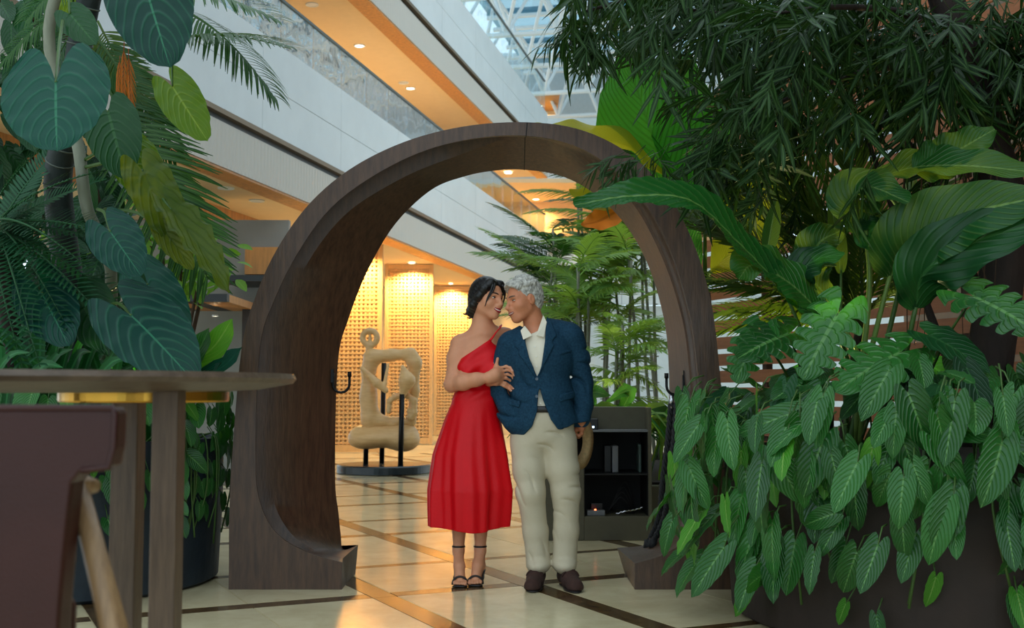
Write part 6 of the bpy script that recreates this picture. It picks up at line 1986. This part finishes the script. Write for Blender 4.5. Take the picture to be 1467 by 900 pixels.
for k in range(40):
    b0 = Vector((R.uniform(0.55, 1.0), R.uniform(9.6, 10.0), 0.36))
    a = R.uniform(0, 6.28); L = R.uniform(0.4, 0.75)
    o = Vector((math.cos(a), math.sin(a) * 0.45, 0))
    paddle(gs, [b0, b0 + o * L * 0.25 + Vector((0, 0, L * 0.7)), b0 + o * L * 0.7 + Vector((0, 0, L * 0.85)), b0 + o * L * 1.05 + Vector((0, 0, L * 0.55))], 0.014, LM['strap'] if k % 3 else LM['palmb'], (0.1, -0.6, 0.8), 'blade', 0.3, 0.0, nl=9, nw=2)
# orange-yellow dying fan leaf hanging in front of the arch opening
dl = thing('golden_fan_leaf', 'yellow and orange fading fan leaf behind the long arching leaf', 'leaf', at(850, 300, 7.6))
paddle(dl, [at(905, 290, 7.7), at(870, 285, 7.6), at(842, 285, 7.55), at(815, 272, 7.5)], 0.10, LM['fany'], (0, -0.9, 0.4), 'leaf_blade', 0.15, 0.01, prof=dia)
paddle(dl, [at(905, 292, 7.7), at(880, 305, 7.6), at(855, 318, 7.55), at(832, 322, 7.5)], 0.09, LM['dead'], (0, -0.9, 0.4), 'leaf_blade', 0.15, 0.01, prof=dia)

# ================================================================== LEFT PLANTER
M_PLBL = mat('slate_blue_planter', G(30, 42, 52), 0.65, var=0.2, scale=8, bump=0.3, bscale=30)
QC = Vector((-2.62, 6.78, 0)); QR = 0.92
pq = thing('round_planter', 'slate blue round planter with hanging pothos behind the table', 'planter', QC)
b = MB(); b.lathe([(QR - 0.05, 0.001), (QR - 0.02, 0.02), (QR, 0.45), (QR, 0.82), (QR - 0.05, 0.82), (QR - 0.07, 0.74)], QC, 72); b.build('pot', M_PLBL, pq)
b = MB(); b.lathe([(QR - 0.075, 0.72), (QR - 0.4, 0.78), (0.2, 0.80)], QC, 48); b.build('soil', M_SOIL, pq, smooth=True)
# pothos over the rim
R = random.Random(41)
po = thing('trailing_pothos', 'trailing pothos with small heart leaves hanging down the slate planter', 'plant', QC + Vector((0.75, -0.6, 0.8)))
vs_ = MB()
for i in range(120):
    phi = R.uniform(math.radians(262), math.radians(372))
    deg = math.degrees(phi)
    lowz = piece(deg, [262, 290, 315, 335, 372], [0.45, 0.30, 0.36, 0.28, 0.32])
    z = lowz + (1.10 - lowz) * R.random() ** 0.6
    o = Vector((math.cos(phi), math.sin(phi), 0))
    p = QC + o * (QR + 0.06 + 0.07 * R.random()); p.z = z
    d = (Vector((0, 0, -0.8)) + o * 0.45 + rv(R, 0.25)).normalized()
    L = R.uniform(0.10, 0.17)
    if p.x > -1.76 and p.y > 6.3:                       # narrow gap beside the arch: leaves lie flat on the pot
        p = QC + o * (QR + 0.035); p.z = z
        d = (Vector((0, 0, -1)) + o * 0.1 + Vector((-o.y, o.x, 0)) * R.uniform(-0.5, 0.5)).normalized(); L = 0.10
    add_leaf(po, R.choice(['pothos0', 'pothos1', 'pothos2', 'philoy0' if i % 5 == 0 else 'pothos1']), p, p + d * L, o + Vector((0, -0.3, 0.4)) + rv(R, 0.3))
    q = p - o * 0.05 + Vector((0, 0, 0.07))
    vs_.tube([q, p], [0.003, 0.002], 4)
for i in range(14):
    phi = R.uniform(math.radians(268), math.radians(365))
    o = Vector((math.cos(phi), math.sin(phi), 0))
    vs_.tube([Vector(p) for p in spline([QC + o * (QR - 0.1) + Vector((0, 0, 0.8)), QC + o * (QR + 0.04) + Vector((0, 0, 0.84)), QC + o * (QR + 0.06) + Vector((0, 0, 0.55)), QC + o * (QR + 0.05) + Vector((0, 0, R.uniform(0.22, 0.4))) + rv(R, 0.03)], 12)], 0.005, 5)
tag(vs_.build('vine_stems', M_STEM, po, smooth=True), kind='stuff')
# strap leaves
st_ = thing('strap_leaf_clump', 'dense clump of upright strap leaves in the slate planter', 'plant', QC + Vector((-0.3, -0.3, 0.78)))
for k in range(170):
    px = R.uniform(-60, 260)
    Y = R.uniform(6.0, 7.0)
    b0 = Vector(((px - 733.5) / FPX * Y, Y, 0.765))
    if (Vector((b0.x, b0.y, 0)) - QC).length > 0.74 or min((Vector((b0.x, b0.y)) - Vector(q)).length for q in ((-2.45, 6.9), (-2.75, 6.7), (-2.35, 6.6))) < 0.18: continue
    L = R.uniform(0.4, 0.85)
    a = R.uniform(-1, 1); lean = Vector((a * 0.45, R.uniform(-0.35, 0.05), 1)).normalized()
    bend = Vector((a * 0.5, -0.25, -0.15 + R.uniform(-0.25, 0.2)))
    paddle(st_, [b0, b0 + lean * L * 0.5, b0 + lean * L * 0.85 + bend * 0.12, b0 + lean * L + bend * 0.36], R.uniform(0.016, 0.03), LM['strap'], (0.15 * a, -0.9, 0.3), 'blade', 0.25, 0.0, nl=10, nw=2,
           prof=lambda v: piece(v, [0, 0.2, 0.7, 1], [0.7, 0.9, 1.0, 0.03]))
# climbing heart-leaf philodendron: the big hero leaves
cl = thing('elephant_ear_climber', 'climbing elephant ear with large teal heart leaves above the planter', 'plant', Vector((-2.35, 6.6, 0.8)))
cs = [Vector((-2.35, 6.6, 0.8)), at(160, 400, 6.4), at(125, 300, 6.2), at(110, 200, 6.2), at(70, 60, 6.1), at(95, -60, 6.0)]
stem(cl, cs, (0.035, 0.03), M_GREYSTEM, 'climbing_stem', 10, 24)
def hero(key, base, tip, nrm, root, ws=1.0, r=0.010):
    petleaf(cl, key, at(*base), at(*tip), nrm, at(*root), r, M_STEM, 0.04, ws)
hero('teal', (80, 118, 5.0), (78, 208, 4.8), (0, -0.80, 0.60), (90, 30, 5.9), 1.55)
hero('teal', (205, -30, 5.0), (240, 88, 4.85), (0.05, -0.97, 0.25), (110, -60, 5.9), 1.05)
hero('lime', (247, 124, 5.5), (294, 198, 5.4), (-0.1, -0.98, 0.2), (243, 20, 5.6), 1.0, 0.006)
hero('dark1', (155, 160, 5.9), (178, 250, 5.8), (0.1, -0.9, 0.4), (110, 180, 6.2), 1.3)
hero('teal2', (158, 332, 5.5), (197, 388, 5.35), (-0.15, -0.85, 0.5), (140, 300, 6.1), 1.25)
hero('teal2', (188, 452, 5.55), (274, 534, 5.3), (-0.1, -0.75, 0.65), (150, 440, 6.2), 1.15)
hero('teal2', (212, 408, 5.8), (262, 490, 5.6), (0.1, -0.85, 0.5), (150, 420, 6.3), 1.0)
hero('teal', (60, 420, 6.0), (95, 490, 5.8), (0, -0.85, 0.5), (120, 440, 6.3), 1.0)
hero('dark2', (110, 420, 6.1), (150, 490, 5.9), (0.1, -0.8, 0.6), (130, 430, 6.3), 1.2)
hero('varie', (205, 245, 5.7), (255, 345, 5.6), (0.3, -0.9, 0.2), (120, 240, 6.2), 1.2)
hero('varie', (235, 330, 5.65), (275, 382, 5.6), (0.1, -0.9, 0.3), (150, 300, 6.2), 1.2)
hero('varie', (245, 300, 5.6), (334, 404, 5.5), (0.45, -0.75, 0.5), (190, 260, 6.0), 0.8)
hero('lime', (185, 215, 6.0), (225, 290, 5.9), (0.2, -0.9, 0.3), (120, 230, 6.2), 1.2)
hero('dark0', (100, 20, 5.95), (135, 60, 5.85), (0, -0.9, 0.3), (95, -30, 6.1), 1.3)
hero('lime', (105, 5, 6.6), (118, 60, 6.6), (0, -1, 0.1), (95, -40, 6.3), 1.3)
# glossy rosette by the arch
gr_ = thing('birds_nest_rosette', 'glossy green rosette plant in the planter beside the arch', 'plant', Vector((-1.97, 6.55, 0.77)))
for (tx, ty, tY, w, m_, up) in ((333, 457, 6.3, 0.075, 'philo_y', (0.3, -0.95, 0.1)), (300, 470, 6.3, 0.07, 'philo', (-0.1, -0.9, 0.3)), (347, 498, 6.2, 0.07, 'teal', (0.1, -0.8, 0.6)), (270, 480, 6.2, 0.07, 'philo', (-0.2, -0.9, 0.3)), (318, 520, 6.0, 0.07, 'teal', (0, -0.7, 0.7)), (345, 540, 6.1, 0.06, 'philo', (0.2, -0.8, 0.5)), (255, 520, 6.0, 0.06, 'philo', (-0.2, -0.8, 0.5)), (300, 555, 5.9, 0.06, 'philo', (0, -0.6, 0.8))):
    c0 = Vector((-1.97, 6.55, 0.77)); t_ = at(tx, ty, tY); t_.y = min(t_.y, 6.36) if t_.x > -1.72 else t_.y
    paddle(gr_, [c0, lerp(c0, t_, 0.35) + Vector((0, 0, 0.16)), lerp(c0, t_, 0.75) + Vector((0, 0, 0.03)), t_], w, LM[m_], up, 'leaf', 0.2, 0.008, nl=16, nw=6, prof=lambda v: piece(v, [0, 0.3, 0.6, 0.85, 1], [0.12, 0.5, 1.0, 0.75, 0.02]))
# ringed palm trunk with fronds
ap = thing('ringed_palm', 'palm with dark ringed trunk and arching feather fronds above the planter', 'palm', Vector((-2.45, 6.9, 0.78)))
tp_ = [Vector((-2.45, 6.9, 0.78)), at(85, 300, 6.6), at(98, 180, 6.4), at(115, 60, 6.3), at(135, -40, 6.2), at(140, -120, 6.2)]
stem(ap, tp_, (0.085, 0.055), mat('dark_palm_bark', G(22, 36, 36), 0.6, var=0.25, scale=12, bump=0.3, bscale=30), 'trunk', 14, 30)
rgm = mat('trunk_ring', G(84, 92, 84), 0.7)
CT = spline(tp_, 60)
for q in range(14, 58, 3):
    p = Vector(CT[q]); t_ = (Vector(CT[q + 1]) - p).normalized()
    MB().tube([p - t_ * 0.004, p + t_ * 0.004], lerp(0.089, 0.060, q / 59.0), 14).build('trunk_ring', rgm, ap, smooth=True)
ac = at(150, -60, 6.2)
def apf(key, b_, t_, n, ws=1.0):
    add_leaf(ap, key, at(*b_), at(*t_), n, 'frond', ws)
apf('frond1', (235, 60, 5.6), (402, 10, 5.3), (0.1, -0.35, 1), 1.25)
apf('frond2', (250, 10, 5.8), (400, 60, 5.5), (0.2, -0.5, 1), 1.1)
apf('frond0', (200, -30, 6.0), (390, -20, 5.6), (0.1, -0.5, 1), 1.0)
apf('frond0', (180, 150, 6.3), (292, 370, 5.9), (0.3, -0.95, 0.1), 1.15)
apf('frond1', (150, 120, 6.6), (262, 300, 6.4), (0.1, -0.95, 0.2), 1.0)
apf('frond1', (130, 40, 6.6), (240, 200, 6.5), (0, -0.9, 0.3), 0.9)
apf('frond0', (120, 20, 6.8), (30, 150, 6.6), (0, -0.9, 0.4), 0.9)
apf('frond2', (100, 10, 6.8), (-20, 60, 6.6), (0, -0.8, 0.6), 0.9)
apf('frond1', (140, -60, 6.6), (30, -10, 6.2), (0, -0.8, 0.6), 1.0)
apf('olive0', (140, 60, 6.9), (230, 160, 6.8), (0, -0.9, 0.4), 1.2)
apf('olive1', (140, 30, 6.9), (200, 150, 6.8), (0, -0.95, 0.2), 1.2)
for (a_, b_) in (((178, 60, 6.2), (174, 150, 6.1)), ((184, 70, 6.2), (186, 158, 6.1)), ((172, 80, 6.2), (166, 135, 6.1))):
    add_leaf(ap, 'dead', at(*a_), at(*b_), (0, -1, 0.1), 'dry_frond', 0.55)
# ferns
fe = thing('tree_fern', 'dark feathery fern growing among the climber stems', 'fern', Vector((-2.75, 6.7, 0.8)))
fcn = at(-10, 330, 6.3)
stem(fe, [Vector((-2.75, 6.7, 0.78)), lerp(Vector((-2.75, 6.7, 0.78)), fcn, 0.5), fcn], (0.06, 0.05), M_BARK, 'trunk', 10)
for (tx, ty, tY, k) in ((110, 245, 5.9, 0), (140, 300, 5.8, 1), (150, 330, 6.0, 1), (60, 400, 5.7, 2), (110, 400, 5.7, 1), (20, 440, 5.6, 2), (30, 230, 6.0, 0), (120, 270, 6.3, 0), (80, 330, 5.6, 1), (150, 380, 6.0, 2), (5, 480, 5.7, 2), (70, 215, 6.5, 0)):
    add_leaf(fe, 'fern%d' % k, fcn + rv(R, 0.03), at(tx, ty, tY) + Vector((0, 0, 0.15)), (0, -0.6, 0.8), 'frond')
# dense undergrowth filling the left bank
ub = thing('evergreen_shrub', 'dense dark evergreen shrub filling the bank behind the slate planter', 'shrub', Vector((-2.9, 7.98, 0)))
R = random.Random(51)
def pos_l(r):
    while True:
        px = r.uniform(-60, 250); py = r.uniform(-20, 560)
        lim = piece(py, [-20, 120, 250, 400, 560], [90, 110, 170, 235, 300])
        if px < lim:
            p = at(px, py, r.uniform(6.95, 8.0))
            if min((Vector(q) - p).length for q in CT[::3]) > 0.40:
                return p
scatter(ub, ['dark0', 'dark1', 'oval0', 'oval1', 'oval2', 'dark2'], 290, pos_l, (0.16, 0.34), lambda p, r: (0.2, -0.2, -0.6), lambda p, r: (0, -0.8, 0.6), R)
for k in range(9):
    a = pos_l(R)
    a.y = max(a.y, 7.3); a.z = max(a.z, 1.5)
    bx_ = -2.9 + R.uniform(-0.4, 0.6)
    stem(ub, [Vector((bx_, 7.98, 0.0)), Vector((lerp(bx_, a.x, 0.4), 7.95, 0.75)), Vector((lerp(bx_, a.x, 0.7), 7.85, 0.7 * a.z + 0.2)), a], (0.03, 0.010), M_BROWNSTEM, 'branch', 6, 10)
# light green small-leaved tree behind
lt_ = thing('small_leaf_tree', 'light green small-leaved tree in front of the grey wall', 'tree', Vector((-3.0, 9.4, 0)))
R = random.Random(61)
tk = Vector((-3.0, 9.4, 0))
tops = [(235, 345), (262, 370), (300, 372), (200, 380), (170, 330), (215, 320), (130, 360), (285, 400), (245, 400), (140, 300), (100, 330)]
for (tx, ty) in tops:
    t_ = at(tx, ty, 9.2 + R.uniform(-0.3, 0.3))
    stem(lt_, [tk, lerp(tk, t_, 0.6) + Vector((0.05, 0, 0.1)), t_], (0.035, 0.008), M_BROWNSTEM, 'branch', 6, 12)
    for q in range(26):
        p = t_ + Vector((R.gauss(0, 0.13), R.gauss(0, 0.12), R.gauss(0, 0.09)))
        d = (Vector((R.gauss(0, 0.6), -0.3, -0.4)) + rv(R, 0.3)).normalized()
        add_leaf(lt_, 'small%d' % (q % 3), p, p + d * R.uniform(0.10, 0.16), Vector((0, -0.5, 0.8)) + rv(R, 0.3))

# ================================================================== GARDEN SPOTLIGHTS
M_SPOT = mat('spot_housing', G(24, 24, 24), 0.5, 0.3)
def garden_spot(p, target, energy, label, angle=75, col=(1.0, 0.82, 0.42)):
    p = Vector(p); d = (Vector(target) - p).normalized()
    T = thing('garden_spotlight', label, 'lamp', p, 'garden spotlights')
    MB().tube([p, p + d * 0.09], [0.030, 0.034], 14).build('housing', M_SPOT, T, smooth=False)
    MB().tube([p + d * 0.091, p + d * 0.094], 0.027, 14).build('lens', M_LAMP, T)
    MB().tube([p - Vector((0, 0, 0.12)), p + Vector((0, 0, 0.01))], 0.008, 8).build('spike', M_SPOT, T)
    lamp('lamp_light', 'SPOT', p + d * 0.11, energy, col, 0.03, p + d * 2, angle, 0.6, T)
garden_spot((1.74, 6.42, 0.88), at(1178, 372, 6.05), 75, 'small spotlight at the foot of the paddle-leaved plant')
garden_spot((2.22, 6.66, 0.86), at(1290, 375, 5.85), 40, 'small spotlight beside the podocarpus trunk')
garden_spot((2.2, 7.9, 0.12), at(1110, 360, 7.6), 190, 'small spotlight between the feather palm and the fence')
garden_spot((-2.35, 7.15, 0.92), at(230, 330, 6.0), 45, 'small spotlight in the slate planter')
garden_spot((0.95, 9.50, 0.48), at(900, 330, 11.5), 130, 'small spotlight in the planting bed near the cabinet')
